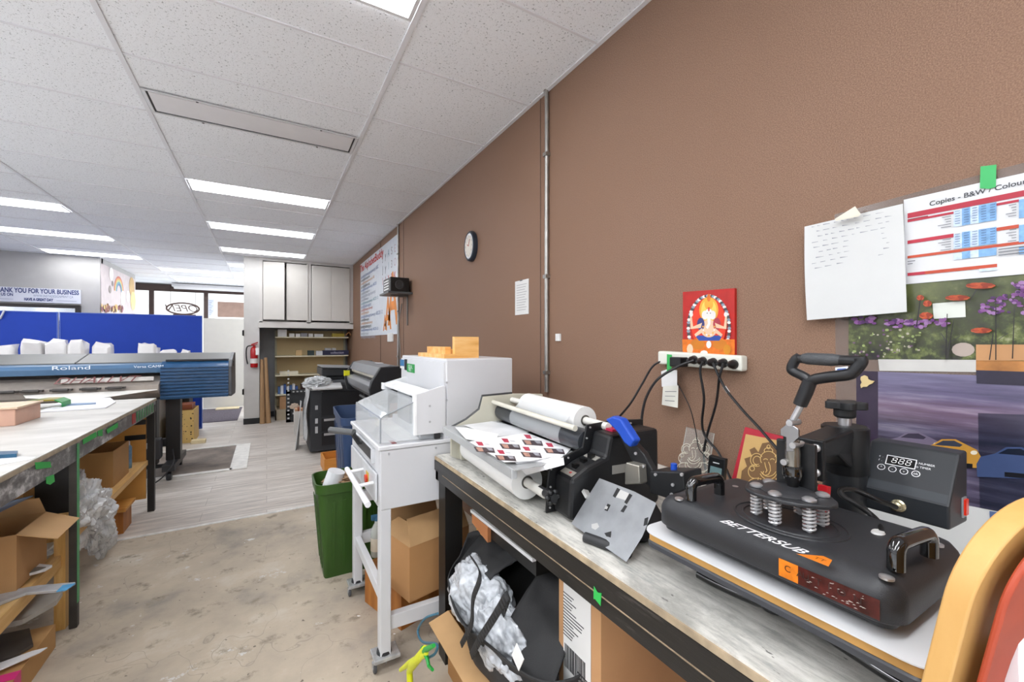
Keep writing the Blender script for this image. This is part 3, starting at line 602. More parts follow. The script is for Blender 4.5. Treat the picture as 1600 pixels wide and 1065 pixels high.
sxx = at(128, 560, 'y', 5.6).x; B().prism([(sxx, 5.418, zc[0]+.006), (sxx, 5.758, zt0-.004), (sxx, 5.758, zt0+.003), (sxx, 5.418, zc[0]+.014)], (.01, 0, 0)).build('cover_seam', dk, t)
bf = [at(100, v, 'y', 5.34).z for v in (572, 577, 586)]
prof(xl, xc, [(5.34, bf[2]), (5.33, bf[1]), (5.36, bf[0]), (5.44, bf[0]+.02), (5.5, bf[2])], 'blue_front_rail', prl)
B().text('Roland', (at(112, 575, 'y', 5.33).x, 5.325, (bf[1]+bf[0])/2-.002), (1, 0, 0), (0, 0, 1), .05, .004, sx=1.9).text('Versa CAMM', (at(233, 575, 'y', 5.33).x, 5.325, (bf[1]+bf[0])/2-.004), (1, 0, 0), (0, 0, 1), .035, .004, sx=1.2).build('logo_lettering', mat('e8ecf2', .4), t, kind='flat')
prof(xl, xc, [(5.46, bf[2]), (5.46, .8), (5.7, .8), (5.7, bf[2])], 'inner_body', mat('3a3330', .6, 0, .2))
zp = [at(100, v, 'y', 5.3).z for v in (592, 606, 620)]
prof(xl, xc, [(5.24, zp[1]), (5.44, zp[0]), (5.46, zp[0]-.02), (5.46, .82), (5.24, zp[2])], 'platen', mat('9d948c', .4, .2, .12, 12))
q = B().m(mat('c9c4bf', .4)).box((at(95, 600, 'y', 5.3).x, 5.3, zp[1]+.035), (xc-.05, 5.34, zp[1]+.075), rotm(-20))
q.build('paper_strip', None, t)
B().text('DHALLVT', (at(150, 596, 'y', 5.28).x, 5.285, zp[1]+.062), (1, 0, 0), (0, .5, 1), .09, .004, shear=.4, sx=1.5).build('strip_lettering', mat('7a4a48', .5), t, kind='flat')
for u in (14, 52, 98, 143, 182): x = at(u, 606, 'y', 5.25).x; B().box((x-.07, 5.2, zp[1]-.02), (x+.07, 5.26, zp[1]-.002)).cyl((x-.05, 5.2, zp[1]-.01), (x+.05, 5.2, zp[1]-.01), .014, 8).build('media_clamp', mat('3e3a38', .5), t)
# blue ribbed end box
pts = [(yf+.012, zc[2]), (yf, zc[2]+.02)]
n_ = 9; hh = (zc[1]-zc[2]-.03)/n_
for k in range(n_): z = zc[2]+.02+k*hh; pts += [(yf, z), (yf, z+hh*.55), (yf+.02, z+hh*.66), (yf+.02, z+hh*.94)]
pts += [(yf, zc[1]-.01), (yf+.015, zc[1]), (5.40, zc[0]+.012), (5.45, zc[0]+.012), (5.45, zc[2])]
prof(xc, xr-.03, pts, 'ribbed_end_box', pbl, 0)
prof(xr-.03, xr, [(yf+.005, zc[2]+.02), (yf+.0, zc[1]-.01), (5.40, zc[0]+.02), (5.76, zt0+.004), (5.9, zt0), (5.95, .85), (5.9, .78), (yf+.03, zc[2])], 'end_panel', mat('54565a', .4), .006)
B().box((xc+.03, 5.385, zc[0]+.012), (xr-.035, 5.44, zc[0]+.03)).build('dark_lid', dk, t)
B().box((xr, 5.5, 1.12), (xr+.004, 5.56, 1.18)).build('hinge_plate', mat('1b1b1b', .4), t)
# stand
for xx in (-.85, -3.2):
    B().box((xx-.06, 5.5, .16), (xx+.06, 5.62, .8)).build('stand_leg', mat('232325', .4), t)
    B().box((xx-.05, 5.25, .1), (xx+.05, 5.95, .16)).build('stand_foot', mat('3a3b3e', .4), t)
for xx in (-1.02, -3.0): B().box((xx-.05, 5.42, .14), (xx+.05, 5.55, .8)).build('stand_leg', mat('2d2d30', .4), t)
B().box((-3.2, 5.52, .3), (-.85, 5.58, .38)).build('cross_bar', mat('3a3b3e', .4), t)
for xx, yy in ((-.85, 5.3), (-.85, 5.9), (-3.2, 5.3), (-3.2, 5.9)): B().lathe((xx-.02, yy, .045), [(.04, 0), (.045, .01), (.045, .03), (.04, .04)], 18, 'x').build('caster', dk, t)
B().box((-1.13, 5.3, .22), (-.92, 5.42, .42)).build('take_up_motor', mat('3b3c40', .4), t, bevel=.01)
B().box((-1.28, 5.0, .38), (-.98, 5.1, .43)).build('take_up_bar', mat('cfcfd0', .35, .3), t); B().tube([(-1.3, 5.36, .14), (-.9, 5.36, .14)], .02, 10).build('take_up_shaft', mat('2a2a2c', .4), t)
t2 = thing('plastic_jug', (-1.09, 5.0, 0), 'white plastic jug on the floor behind the left table leg', 'jug')
q = B(); q.rr(-1.2, -.99, 4.95, 5.1, .04, [(0, .01), (.02, 0), (.2, 0), (.26, .03), (.28, .05)]); q.build('jug_body', mat('e9e9e9', .3), t2); B().cyl((-1.09, 5.02, .28), (-1.09, 5.02, .31), .02).build('cap', mat('d0d0d2', .4), t2)
B().tube(bez([(-.83, 5.35, .3), (-.8, 5.2, .2), (-.86, 5.1, .1), (-.95, 5.15, .02)], 6), .006, 6).build('power_cable', dk, label='black cable dangling under the wide printer', cat='cable')
# ================================================================ left work table
LT = .92; lx = -.80; y0, y1 = 1.0, 4.46
t = thing('work_table', (-1.6, 2.8, 0), 'long pale-topped work table with tape-patched edge and green-taped leg', 'table')
B().box((-2.5, y0, LT-.022), (lx, y1, LT)).build('tabletop', M['lefttop'], t)
B().box((lx-.02, y0, LT-.11), (lx-.002, y1-.01, LT-.023)).box((-2.48, y1-.04, LT-.11), (lx-.02, y1-.02, LT-.023)).build('edge_board', M['foil'], t)
B().box((lx-.002, y0, LT-.022), (lx+.001, y1, LT-.004)).build('edge_strip', mat('a89c88', .6, 0, .2, 20), t)
gm = mat('2fae4e', .5, 0, .08); rng = random.Random(8)
q = B()
for ps in ([(54, 722), (78, 721), (80, 730), (56, 733)], [(72, 745), (84, 741), (85, 752), (78, 757), (72, 755)], [(129, 686), (150, 674), (151, 682), (130, 694)], [(152, 673), (160, 670), (160, 681), (153, 681)], [(166, 671), (184, 660), (184, 667), (168, 677)]):
    B().prism([at(u, v, 'x', lx+.0005) for u, v in ps], (.0012, 0, 0)).build('green_tape', gm, t, label='bright green tape patch')
q.bm.free()
B().box((lx-.0018, at(207, 648, 'x', lx).y, LT-.1), (lx+.0005, at(212, 648, 'x', lx).y, LT-.03)).build('edge_sticker', mat('a8322c', .5), t, label='red sticker')
for k in range(7): yy = at(214+k*4, 640, 'x', lx).y; B().box((lx-.0018, yy, LT-.1), (lx+.0005, yy+.03, LT-.03)).build('edge_sticker', mat('4c8a5a', .5), t, label='green striped sticker')
def leg(x, y, m_, name='leg', top=LT-.05, w_=.045, **k): return B().box((x-w_, y-w_/2, 0), (x, y+w_/2, top)).build(name, m_, t, bevel=.003, **k)
leg(lx, 2.80, mat('3d3a36', .5, 0, .3, 12), w_=.03); leg(lx, y1-.05, mat('201e1d', .5)); leg(-2.4, 2.76, mat('201e1d', .5)); leg(-2.4, y1-.05, mat('201e1d', .5)); leg(lx, y0+.06, mat('201e1d', .5))
B().box((lx, 2.785, .12), (lx+.0015, 2.812, LT-.03)).build('green_tape', mat('4f9a66', .5, 0, .15, 20), t, label='long green tape strip on the near leg')
B().box((lx-.085, 2.80, .0), (lx-.045, 2.84, .55)).build('post', M['pinez'], t); B().box((lx-.13, 3.0, .35), (lx-.09, 3.04, .7)).build('post', M['pinez'], t)
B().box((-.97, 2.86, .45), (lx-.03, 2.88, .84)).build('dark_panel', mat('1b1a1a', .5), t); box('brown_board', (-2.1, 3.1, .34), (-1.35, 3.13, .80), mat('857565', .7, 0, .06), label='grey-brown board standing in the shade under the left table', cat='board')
# lower shelf rails
zs = at(60, 900, 'x', -.86).z
B().box((-.9, y0, .30), (-.86, 2.86, .36)).box((-1.02, y0, .33), (-.93, 2.86, .35)).box((-1.9, y0, .33), (-1.06, 2.86, .345)).build('lower_shelf', M['pine'], t)
z1s = at(233, 717, 'x', -.84).z
B().box((-1.35, 2.92, z1s-.035), (-.84, 4.40, z1s)).build('middle_shelf', M['pine'], t)
B().box((-1.6, y1-.09, .12), (-.85, y1-.075, .82)).build('end_panel', mat('c08a42', .6, 0, .06), t)
B().box((-.98, y1-.092, .72), (-.85, y1-.088, .76)).box((-.98, y1-.092, .6), (-.85, y1-.088, .64)).box((-.98, y1-.092, .52), (-.95, y1-.088, .6)).build('black_tape', mat('1a1a1a', .4), t, label='black tape bands')
# items on the table
Z = LT
t = thing('step_stool', (-.93, 4.0, 0), 'small brown wooden step stool under the left work table', 'stool')
zt = at(215, 768, 'x', -.9).z; B().box((-1.2, 3.95, zt-.02), (-.88, 4.22, zt)).build('seat', M['pinex'], t, bevel=.004)
B().box((-.99, 3.98, 0), (-.9, 4.19, zt-.02)).build('leg', M['stain'], t); B().box((-1.18, 3.98, 0), (-1.16, 4.19, zt-.02)).build('leg', M['stain'], t)
def carton(name, x0, x1, y0, y1, z0, z1, label, c='b68d5f', flaps=(), cat='box', tape=None, open_=True, rz=0, th=.004, inner=None):
    cx_, cy_ = (x0+x1)/2, (y0+y1)/2; t = thing(name, (cx_, cy_, z0), label, cat, rz); m_ = mat(c, .75, 0, .07, 5, bump=.15, bs=60)
    a, b_ = (x1-x0)/2, (y1-y0)/2; h = z1-z0; q = B()
    q.box((-a, -b_, 0), (a, b_, th)).box((-a, -b_, th), (-a+th, b_, h)).box((a-th, -b_, th), (a, b_, h)).box((-a+th, -b_, th), (a-th, -b_+th, h)).box((-a+th, b_-th, th), (a-th, b_, h))
    if not open_: q.box((-a, -b_, h), (a, b_, h+th))
    q.build('carton_body', m_, t, local=True)
    for side, L_, an in flaps:      # flap hinged on a rim: side, length, angle from upright outwards
        d = {'x-': (Vector((-a, 0, h)), Vector((0, 1, 0)), Vector((-1, 0, 0)), b_), 'x+': (Vector((a, 0, h)), Vector((0, 1, 0)), Vector((1, 0, 0)), b_), 'y-': (Vector((0, -b_, h)), Vector((1, 0, 0)), Vector((0, -1, 0)), a), 'y+': (Vector((0, b_, h)), Vector((1, 0, 0)), Vector((0, 1, 0)), a)}[side]
        o, al, out, hw = d; up = Vector((0, 0, math.cos(R(an))))+out*math.sin(R(an)); nn = al.cross(up).normalized()*th
        hw -= .003
        B().prism([o-al*hw, o+al*hw, o+al*(hw-.012)+up*L_, o-al*(hw-.012)+up*L_], nn).build('flap', mat('c39c6e', .75, 0, .06), t, local=True)
    if tape: B().box((-.025, -b_-.001, h+.0), (.025, b_+.001, h+th+.001)).build('tape', tape, t, local=True)
    return t
carton('cardboard_box', -1.30, -.885, 3.69, 4.05, z1s, z1s+.235, 'open cardboard box on the plank shelf under the left table', 'a9804f')
B().box((-1.3, 3.5, z1s+.001), (-1.25, 3.6, z1s+.01)).bm.free()
t = thing('spray_can', (-.98, 4.1, z1s), 'blue and white spray can beside the box on the plank shelf', 'can')
B().lathe((-.93, 4.19, z1s), [(.032, 0), (.033, .005), (.033, .16), (.024, .175)], 20).build('can_body', mat('6f93b0', .3, .3, .3, 30), t); B().lathe((-.93, 4.19, z1s+.17), [(.022, 0), (.022, .03), (.018, .035)], 16).build('cap', mat('d9d9dc', .4), t)
plas = mat('eceef0', .12, 0, .06, 12, spec=1.0, alpha=.62, bump=.6, bs=40)
t = B().ball((-.93, 3.15, .45), .165, 6, (.75, 1.25, 1.15), .32, 3.2, 1).ball((-.91, 3.42, .33), .12, 5, (.8, 1.2, 1.4), .35, 3.4, 5).ball((-.93, 3.62, .14), .09, 5, (.8, 1, 1.3), .3, 2.2, 3).build('plastic_sheeting', mat('dfe2e4', .15, 0, .1, 25, spec=1, alpha=.72, bump=.8, bs=30), kind='stuff', label='crumpled clear plastic sheeting bulging out behind the green-taped leg', cat='plastic sheeting')
# items on table
def slab(name, pts, z, h, mt, label, cat, parent=None, **k):
    return B().prism([Vector((p.x, p.y, z)) for p in [at(u, v, 'z', z) for u, v in pts]], (0, 0, h)).build(name, mt, parent, label=label, cat=cat, **k)
slab('foam_board_sheet', [(60, 645), (165, 638), (181, 629), (172, 622), (96, 628)], Z+.001, .008, mat('dfe0e4', .4, 0, .03), 'white foam board sheets piled on the far part of work table', 'sheet')
slab('blue_ruler', [(96, 634), (150, 631), (150, 629), (96, 631)], Z+.01, .003, mat('6b86a8', .4), 'blue-grey ruler lying on white foam board sheets', 'ruler')
slab('paper_sheet', [(40, 622), (130, 626), (246, 609), (240, 604), (30, 610)], Z+.001, .002, mat('e3e0da', .5, 0, .02), 'large white paper sheet at the far end of work table', 'paper')
slab('paper_sheet', [(0, 726), (50, 717), (56, 714), (10, 712), (0, 714)], Z+.0005, .001, mat('e2e2e6', .4), 'white paper under the blue box at the left edge', 'paper')
slab('blue_case', [(-6, 716), (26, 714), (28, 709), (-6, 710)], Z+.002, .014, mat('23506e', .35, 0, .1), 'small dark blue case at the left edge of work table', 'case')
t = thing('pink_box', at(5, 660, 'z', Z), 'pale pink box at the left edge of work table', 'box')
a = at(24, 665, 'z', Z); B().box((a.x-.4, a.y, Z), (a.x, a.y+.3, Z+.095)).build('carton_body', mat('c9a08c', .5, 0, .1), t, bevel=.004); B().box((a.x-.42, a.y-.012, Z+.095), (a.x+.012, a.y+.3, Z+.104)).build('lid', mat('dcc3a8', .5), t)
# curved green and black board on the table
t = thing('skateboard_deck', at(60, 640, 'z', Z), 'curved green and black painted board on the left work table', 'board')
pp = [(4, 632), (30, 629), (60, 625), (85, 624), (96, 628), (97, 638), (90, 644)]
base = at(60, 640, 'z', Z); pts = [at(u, v, 'y', base.y) for u, v in pp]
q = B()
for i in range(len(pts)-1):
    a, b_ = pts[i], pts[i+1]; q.m((mat('1f241c', .3), mat('6f7a2a', .3), mat('9a8a2c', .3), mat('2c8a3c', .3), mat('2c9a48', .3), mat('a8642c', .3))[i % 6])
    n_ = Vector((0, .0, -.008)); q.prism([a, b_, b_+n_, a+n_], (0, .16, 0))
q.build('deck', None, t); B().box((base.x-.2, base.y+.02, Z), (base.x-.06, base.y+.12, Z+.03)).build('support', mat('1a1a1a', .4), t)
B().box((base.x+.06, base.y+.02, Z), (base.x+.1, base.y+.1, Z+.012)).build('edge_block', mat('e9e9e9', .4), t)
B().ball((at(8, 615, 'z', Z+.0).x-.0, min(4.2, at(8, 618, 'z', Z).y), Z+.03), .1, 3, (1.4, .6, .35), .4, 3, 4, True).build('green_tape_wad', mat('3f8a4c', .4, 0, .4, 20), label='wad of green tape behind the pink box', cat='tape', kind='flat')
# below the table, near part
p = at(30, 850, 'x', -.98)
carton('cardboard_box', -1.35, -.886, 2.46, 2.73, .37, .60, 'open cardboard box with a folded-out flap on lower shelf, left edge', 'b0875a', flaps=(('x+', .125, 112), ('y+', .08, -20)))
q = B().grid(lambda u, v: Vector((-.845-.22*v, 1.86+.62*u-.18*v, .80-.03*u-.17*v*(1-.3*u)+.035*math.sin(u*7)*v-.1*max(0, u-.75))), 14, 8); q.build('blue_plastic_bag', mat('4f76a8', .3, 0, .12, 12), label='blue plastic sheet hanging below the near table edge, left', cat='plastic sheet', solid=.004)
mt1 = mat('b9bcc0', .3, .3, .2, 18); mt2 = mat('8b8883', .35, .2, .2, 14)
def flatbar(name, u0, v0, u1, v1, x, wd, h, mt, label, cat='strip'):
    a = at(u0, v0, 'x', x); b_ = at(u1, v1, 'x', x); d = (b_-a).normalized(); n_ = Vector((-1, 0, .12))*wd
    return B().prism([a, b_, b_+n_, a+n_], (0, 0, h)).build(name, mt, label=label, cat=cat, bevel=.002)
zsh = .36
def onshelf(name, poly, h, dz, mt, label, cat): return slab(name, poly, zsh+dz, h, mt, label, cat, bevel=.002)
pf_ = onshelf('picture_frame', [(-10, 915), (70, 893), (82, 886), (60, 884), (-10, 897)], .012, .02, mat('d9dadd', .3, 0, .05), 'thin white framed grey panel, topmost of the flat frames', 'frame')
B().prism([Vector((p.x, p.y, zsh+.0325)) for p in [at(u, v, 'z', zsh+.033) for u, v in ((-10, 912), (60, 891), (72, 886), (58, 886), (-10, 900))]], (0, 0, .003)).build('grey_insert', mat('77746e', .3, 0, .1), pf_, label='grey insert panel')
onshelf('metal_offcut', [(-10, 950), (40, 930), (100, 925), (118, 913), (60, 918), (-10, 930)], .012, .001, mt1, 'shiny silver offcut sheet with a blue tip on lower shelf', 'sheet')
slab('blue_film', [(88, 925), (104, 922), (118, 912), (98, 915)], zsh+.014, .004, mat('5fa6d6', .2, 0, .2, 20), 'small blue film at the tip of the silver offcut', 'film')
slab('grey_tray', [(-10, 985), (35, 975), (88, 945), (98, 930), (-10, 952)], .22, .02, mat('9b9892', .4, 0, .1), 'grey plastic tray on the rail below the silver offcut', 'tray')
B().tube([at(-5, 968, 'x', -1.0), at(42, 958, 'x', -1.0)], .035, 16).build('white_tube', mat('d4d4d4', .4), label='pale rolled tube under the lower shelf at the left', cat='tube')
# long flat carton on the floor with pink tape
t = carton('flat_carton', -1.5, -.835, 1.1, 2.66, 0, .1, 'long flat brown carton with pink tape on floor, bottom left', 'b98f5c', open_=False)
pk = mat('d4307c', .4, 0, .08)
B().box((-1.45, 2.30, .1045), (-.834, 2.35, .1055)).box((-.8345, 2.3, .0), (-.8335, 2.35, .1055)).box((-1.2, 2.5, .1045), (-1.0, 2.56, .106)).build('pink_tape', pk, t)
slab('dark_film', [(-20, 1040), (20, 1030), (52, 1010), (46, 985), (-20, 1000)], .108, .012, mat('4c4845', .35, 0, .2, 14), 'dark grey film lying on the flat carton', 'film')
slab('white_strip', [(-10, 1052), (62, 1020), (74, 1012), (50, 1018), (-10, 1040)], .122, .004, mat('e2e2e4', .4), 'thin white strip lying across the flat carton', 'strip')
# ================================================================ photocopier
x0, x1, y0, y1 = .46, 1.1, 5.65, 6.35
t = thing('photocopier', (.8, 6.0, 0), 'tall dark photocopier with plastic sheet draped on its side', 'photocopier')
cdk = mat('34363a', .4, 0, .06); cz = at(520, 600, 'y', y0).z
B().box((x0, y0, .03), (x1, y1, cz)).build('body', cdk, t, bevel=.012)
q = B().m(mat('232427', .35))
for a, b_ in ((.1, .26), (.28, .44), (.47, .76)): q.box((x0+.13, y0-.01, a), (x1-.06, y0, b_))
dr_ = q.build('drawer', None, t)
for hz_ in (.40, .22): B().box((x0+.16, y0-.016, hz_), (x0+.4, y0-.01, hz_+.028)).build('drawer_handle', mat('b9babc', .3, .4), dr_)
B().box((x0+.06, y0-.012, .55), (x0+.09, y0, .6)).box((x0+.06, y0-.012, .38), (x0+.09, y0, .44)).box((x0+.06, y0-.012, .26), (x0+.09, y0, .34)).build('door_latch', mat('b5b6b8', .35), t)
B().box((x0+.02, y0+.02, cz), (x1, y1-.04, cz+.05)).build('scanner_base', mat('55575b', .35), t, bevel=.01)
B().box((x0+.14, y0+.04, cz+.1), (x1+.02, y1-.06, cz+.2)).box((x0+.2, y0+.08, cz+.05), (x1, y1-.1, cz+.1)).build('document_feeder', mat('2b2d30', .35), t, bevel=.015)
B().box((x0+.14, y0+.02, cz+.2), (x1-.1, y1-.1, cz+.215), rotm(0, 3, 0)).build('feeder_tray', mat('8b8d90', .3), t, bevel=.004)
B().box((x0+.02, y0-.14, cz-.03), (x0+.36, y0+.02, cz-.005), rotm(18)).build('control_panel', mat('c8c8c8', .35), t, bevel=.006)
q = B().grid(lambda u, v: Vector((x0-.012-.035*v+.014*math.sin(9*v+6*u), y0-.03+.5*u, cz+.06-(cz-.12)*v)) , 14, 22)
q.build('plastic_sheet', mat('d8dadb', .15, 0, .12, 20, alpha=.75, spec=.9, bump=.6, bs=40), t, solid=.003)
B().ball((x0+.09, y0+.02, cz+.02), .12, 4, (1.25, .9, .65), .5, 3, 6, True).build('plastic_bundle', mat('cfd2d4', .15, 0, .2, 20, alpha=.85, spec=.9), t, kind='flat')
# ---- boxes and boards by the copier
carton('white_carton', .36, .52, 6.9, 7.2, 0, .36, 'white carton full of brown packets beside the photocopier', 'd0cdc8')
for k in range(4): box('brown_packet', (.37+.036*k, 6.95, .24), (.40+.036*k, 7.12, .385+.01*(k % 2)), mat('a05a3c' if k % 2 else 'c89a78', .6), label='brown packet standing in the white carton beside the copier', cat='packet', group='packets in the white carton', bevel=.002)
B().prism([(.31, 5.95, 0), (.37, 6.25, 0), (.39, 6.25, .6), (.385, 6.0, .62)], (.008, -.004, 0)).build('white_board', mat('c6c8c8', .35, 0, .05), label='white board leaning on the side of the photocopier', cat='board')
# ================================================================ plotter
t = thing('vinyl_plotter', (.98, 4.6, 0), 'grey vinyl plotter with a yellow tag, in front of the copier', 'plotter')
py0, py1 = 3.9, 5.25; pxc = .95
pgm = mat('7f8184', .35, .1, .05)
def hull(pts, ya, yb_, name, mt, bev=.004): return B().prism([(x, ya, z) for x, z in pts], (0, yb_-ya, 0)).build(name, mt, t, bevel=bev)
ztop = at(585, 566, 'x', 1.02).z; 
hull([(.86, 1.07), (.9, 1.15), (1.0, 1.17), (1.12, 1.15), (1.16, 1.05), (1.1, 1.05), (.92, 1.09)], py0, py1, 'top_cover', pgm, .008)
hull([(.84, .9), (.82, .98), (.86, 1.0), (1.02, 1.02), (1.02, .86), (.9, .84)], py0, py1, 'front_cover', mat('8a8c90', .3, .15, .04), .008)
hull([(.9, .84), (.9, 1.1), (1.12, 1.1), (1.12, .84)], py0+.02, py1-.02, 'inner_bed', mat('3a3836', .5), 0)
B().cyl((.9, py0+.03, 1.055), (.9, py1-.03, 1.055), .022).build('media_roller', mat('cfcabb', .35), t)
for ya in (py0-.03, py1-.02): hull([(.83, .82), (.8, .96), (.82, 1.03), (.9, 1.155), (1.12, 1.16), (1.18, 1.05), (1.16, .82)], ya, ya+.05, 'end_cap', mat('26282b', .35), .01)
B().box((.795, py1-.03, .985), (.80, py1+.02, 1.05)).box((.80, py1-.035, .99), (.855, py1-.03, 1.05)).build('yellow_tag', mat('d8d41e', .4), t)
B().box((.97, 4.3, 1.169), (1.03, 4.42, 1.173)).build('paper_tag', mat('e6e6e6', .5), t)
for ya in (4.1, 5.0): B().box((.98, ya, .1), (1.04, ya+.06, .84)).build('stand_leg', mat('2a2a2c', .4), t); B().box((.8, ya-.0, .03), (1.25, ya+.06, .1)).build('stand_foot', mat('2a2a2c', .4), t)
B().tube([(.97, 4.0, .75), (.97, 5.2, .75)], .012, 8).build('media_bar', mat('b9b9bb', .3, .6), t)
# ================================================================ bins and crate
def bin_(name, x0, x1, y0, y1, h, c, label, rz=0, inner=None):
    cx_, cy_ = (x0+x1)/2, (y0+y1)/2; t = thing(name, (cx_, cy_, 0), label, 'waste bin', rz); a, b_ = (x1-x0)/2, (y1-y0)/2; m_ = mat(c, .4, 0, .08, 5)
    q = B(); n = 8; P = [(0, .045), (.01, .04), (h*.5, .022), (h-.06, .006), (h-.055, -.004), (h, -.008), (h, .0), (h-.05, .006), (.03, .048)]
    q.rr(-a, a, -b_, b_, .06, P, n, True, True); q.build('bin_body', m_, t, local=True)
    q = B()
    for k in range(7):
        yy = 0; xx = -a+.09+k*(2*a-.18)/6; q.prism([(xx-.008, -b_+.038, .06), (xx+.008, -b_+.038, .06), (xx+.008, -b_+.004, h-.1), (xx-.008, -b_+.004, h-.1)], (0, -.004, 0))
    for k in range(4):
        yy = -b_+.07+k*(2*b_-.14)/3; q.prism([(-a+.036, yy-.007, .06), (-a+.036, yy+.007, .06), (-a+.004, yy+.007, h-.1), (-a+.004, yy-.007, h-.1)], (-.004, 0, 0))
    q.build('ribs', m_, t, local=True); return t
zr = at(503, 762, 'y', 2.58).z
bn = bin_('waste_bin', .25, .78, 2.6, 2.9, .56, '31521c', 'dark green tall waste bin beside the white paper cutter')
box('bin_strap', (.45, 2.588, .44), (.456, 2.594, .52), mat('dfe3dc', .4), label='small white tie on the rim of the green bin', cat='tie')
B().ball((.52, 2.75, .53), .12, 5, (1.6, .85, .35), .5, 4, 2, True).build('crumpled_brown_paper', mat('b09274', .7, 0, .15, 14), label='crumpled brown paper filling the green waste bin', cat='paper', kind='stuff')
B().tube([(.33, 2.74, .46), (.37, 2.72, .60)], [.055, .05], 20).build('paper_roll', mat('e2e3e6', .5), label='white paper roll sticking out of the green bin', cat='paper roll')
bin_('waste_bin', .47, .77, 3.08, 3.75, .85, '33476a', 'navy blue tall bin behind the cutter, next to the plotter', rz=-.05)
t = thing('wooden_crate', (.64, 5.0, 0), 'small orange-brown open wooden crate on the floor before the photocopier', 'crate')
q = B(); a, b_, c, d = .525, .80, 4.75, 5.1
q.box((a, c, 0), (b_, c+.015, .15)).box((a, d-.015, 0), (b_, d, .15)).box((a, c+.015, 0), (a+.015, d-.015, .15)).box((b_-.015, c+.015, 0), (b_, d-.015, .15)).build('sides', mat('d08a3c', .5, 0, .12, 4, stretch=(1, 1, 8)), t); B().box((a+.015, c+.015, .0), (b_-.015, d-.015, .015)).build('bottom', mat('c8843c', .5), t)
# ================================================================ paper cutter on a wheeled stand
yn, yf = 1.785, 2.45; cwm = mat('cfd0d3', .35, 0, .015); cw2 = mat('d6d7da', .3, 0, .01)
t = thing('paper_cutter', (.7, 2.15, 0), 'large white electric paper cutter with clear safety hood on castered stand', 'paper cutter')
zt_ = .945; zb_ = .675
B().box((.415, yn, zb_), (1.05, yf, zt_-.02)).build('body', cwm, t, bevel=.004)
B().box((.405, yn-.006, zt_-.018), (.74, yf, zt_)).build('cutting_table', cw2, t, bevel=.004)
B().box((.4, yn+.1, .85), (.418, yf-.1, .915)).box((.402, yn+.04, .70), (.412, yf-.04, .82)).build('front_panel', mat('c9cbce', .35), t, bevel=.002)
B().box((.398, yn+.12, .865), (.414, yn+.42, .912)).build('slot', mat('3c3d40', .4), t)
B().box((.71, yn, zt_-.02), (1.06, yf+.05, 1.305)).build('back_cabinet', cwm, t, bevel=.006)
B().box((.70, yn+.006, zt_), (.712, yf+.03, 1.29)).build('front_plate', cw2, t)
q = B().m(mat('2e9a4c', .4)).box((.698, 2.22, 1.215), (.6995, 2.36, 1.262)).m(mat('1a1c20', .4)).box((.698, 2.36, 1.222), (.6995, 2.41, 1.285)).m(mat('2f6fa0', .4)).box((.698, 2.42, 1.243), (.6995, 2.5, 1.28)).m(mat('e9e9e9', .4)).box((.698, 2.42, 1.228), (.6995, 2.5, 1.24))
q.m(mat('dff0e4', .4)).text('IDEAL', (.6975, 2.29, 1.245), (0, -1, 0), (0, 0, 1), .03, .0006).text('4810', (.6975, 2.3, 1.228), (0, -1, 0), (0, 0, 1), .022, .0006)
q.build('badge', None, t, label='green, black and blue badge')
# blade housing: side wings and bar
for ya, yb_, nm in ((yn-.004, yn+.012, 0), (2.36, 2.375, 1)):
    zl = .975 if nm == 0 else 1.12
    B().prism([(.57, ya, zl), (.57, ya, 1.155), (.69, ya, 1.185), (.705, ya, 1.185), (.705, ya, zl)], (0, yb_-ya, 0)).build('side_wing', cw2, t, bevel=.002)
    B().box((.56, ya-.002, zl), (.572, yb_+.016, 1.157)).build('wing_edge', mat('f0f1f2', .25), t, bevel=.002)
B().prism([(.575, yn+.014, 1.15), (.64, yn+.014, 1.168), (.64, yn+.014, 1.155), (.575, yn+.014, 1.137)], (0, 2.36-yn-.014, 0)).build('blade_bar', mat('eff0f1', .25), t, bevel=.002)
q = B()
for a, z in ((.63, 1.10), (.63, 1.03)): q.cyl((a, yn-.004, z), (a, yn-.007, z), .005, 12)
for z in (1.2, 1.12, 1.0): q.cyl((.712, yn-.0, z), (.712, yn-.004, z), .005, 12)
for x in (.45, .66): q.cyl((x, yn-.0, .91), (x, yn-.004, .91), .005, 12)
q.build('screw', mat('b9babd', .3, .6), t)
# hood of clear plastic
ac = mat('e6eaec', .04, 0, 0, alpha=.30, spec=1.0); ace = mat('9a9fa4', .1, 0, 0, alpha=.85, spec=1)
h0, h1 = yn+.012, 2.34
B().grid(lambda u, v: [Vector((.415, h0+(h1-h0)*u, .955+.10*min(1, v*2))), Vector((.43+.155*(v*2-1), h0+(h1-h0)*u, 1.068+.058*(v*2-1)))][v > .5], 1, 16, False).build('hood_top', ac, t, solid=.003)
B().prism([(.42, h0, .955), (.42, h0, 1.058), (.43, h0, 1.068), (.585, h0, 1.126), (.585, h0, .955)], (0, .003, 0)).build('hood_side', ac, t)
B().prism([(.42, h1, .955), (.42, h1, 1.058), (.43, h1, 1.068), (.585, h1, 1.126), (.585, h1, .955)], (0, .003, 0)).build('hood_side', ac, t)
B().tube([(.418, h0, .955), (.418, h0, 1.058), (.43, h0, 1.069), (.585, h0, 1.128)], .003, 6).tube([(.419, h0, 1.06), (.419, h1, 1.06)], .004, 6).build('hood_edge', ace, t)
B().box((.6, yn+.03, .947), (.69, 2.3, .99)).build('clamp_bar', mat('c3c6ca', .3, .2), t); B().box((.60, yn+.2, .99), (.66, 2.2, 1.13)).build('blade_carrier', mat('8d9298', .3, .2), t)
B().box((.655, yn-.002, .95), (.68, yn+.01, .975)).build('dark_foot', mat('2c2d30', .4), t)
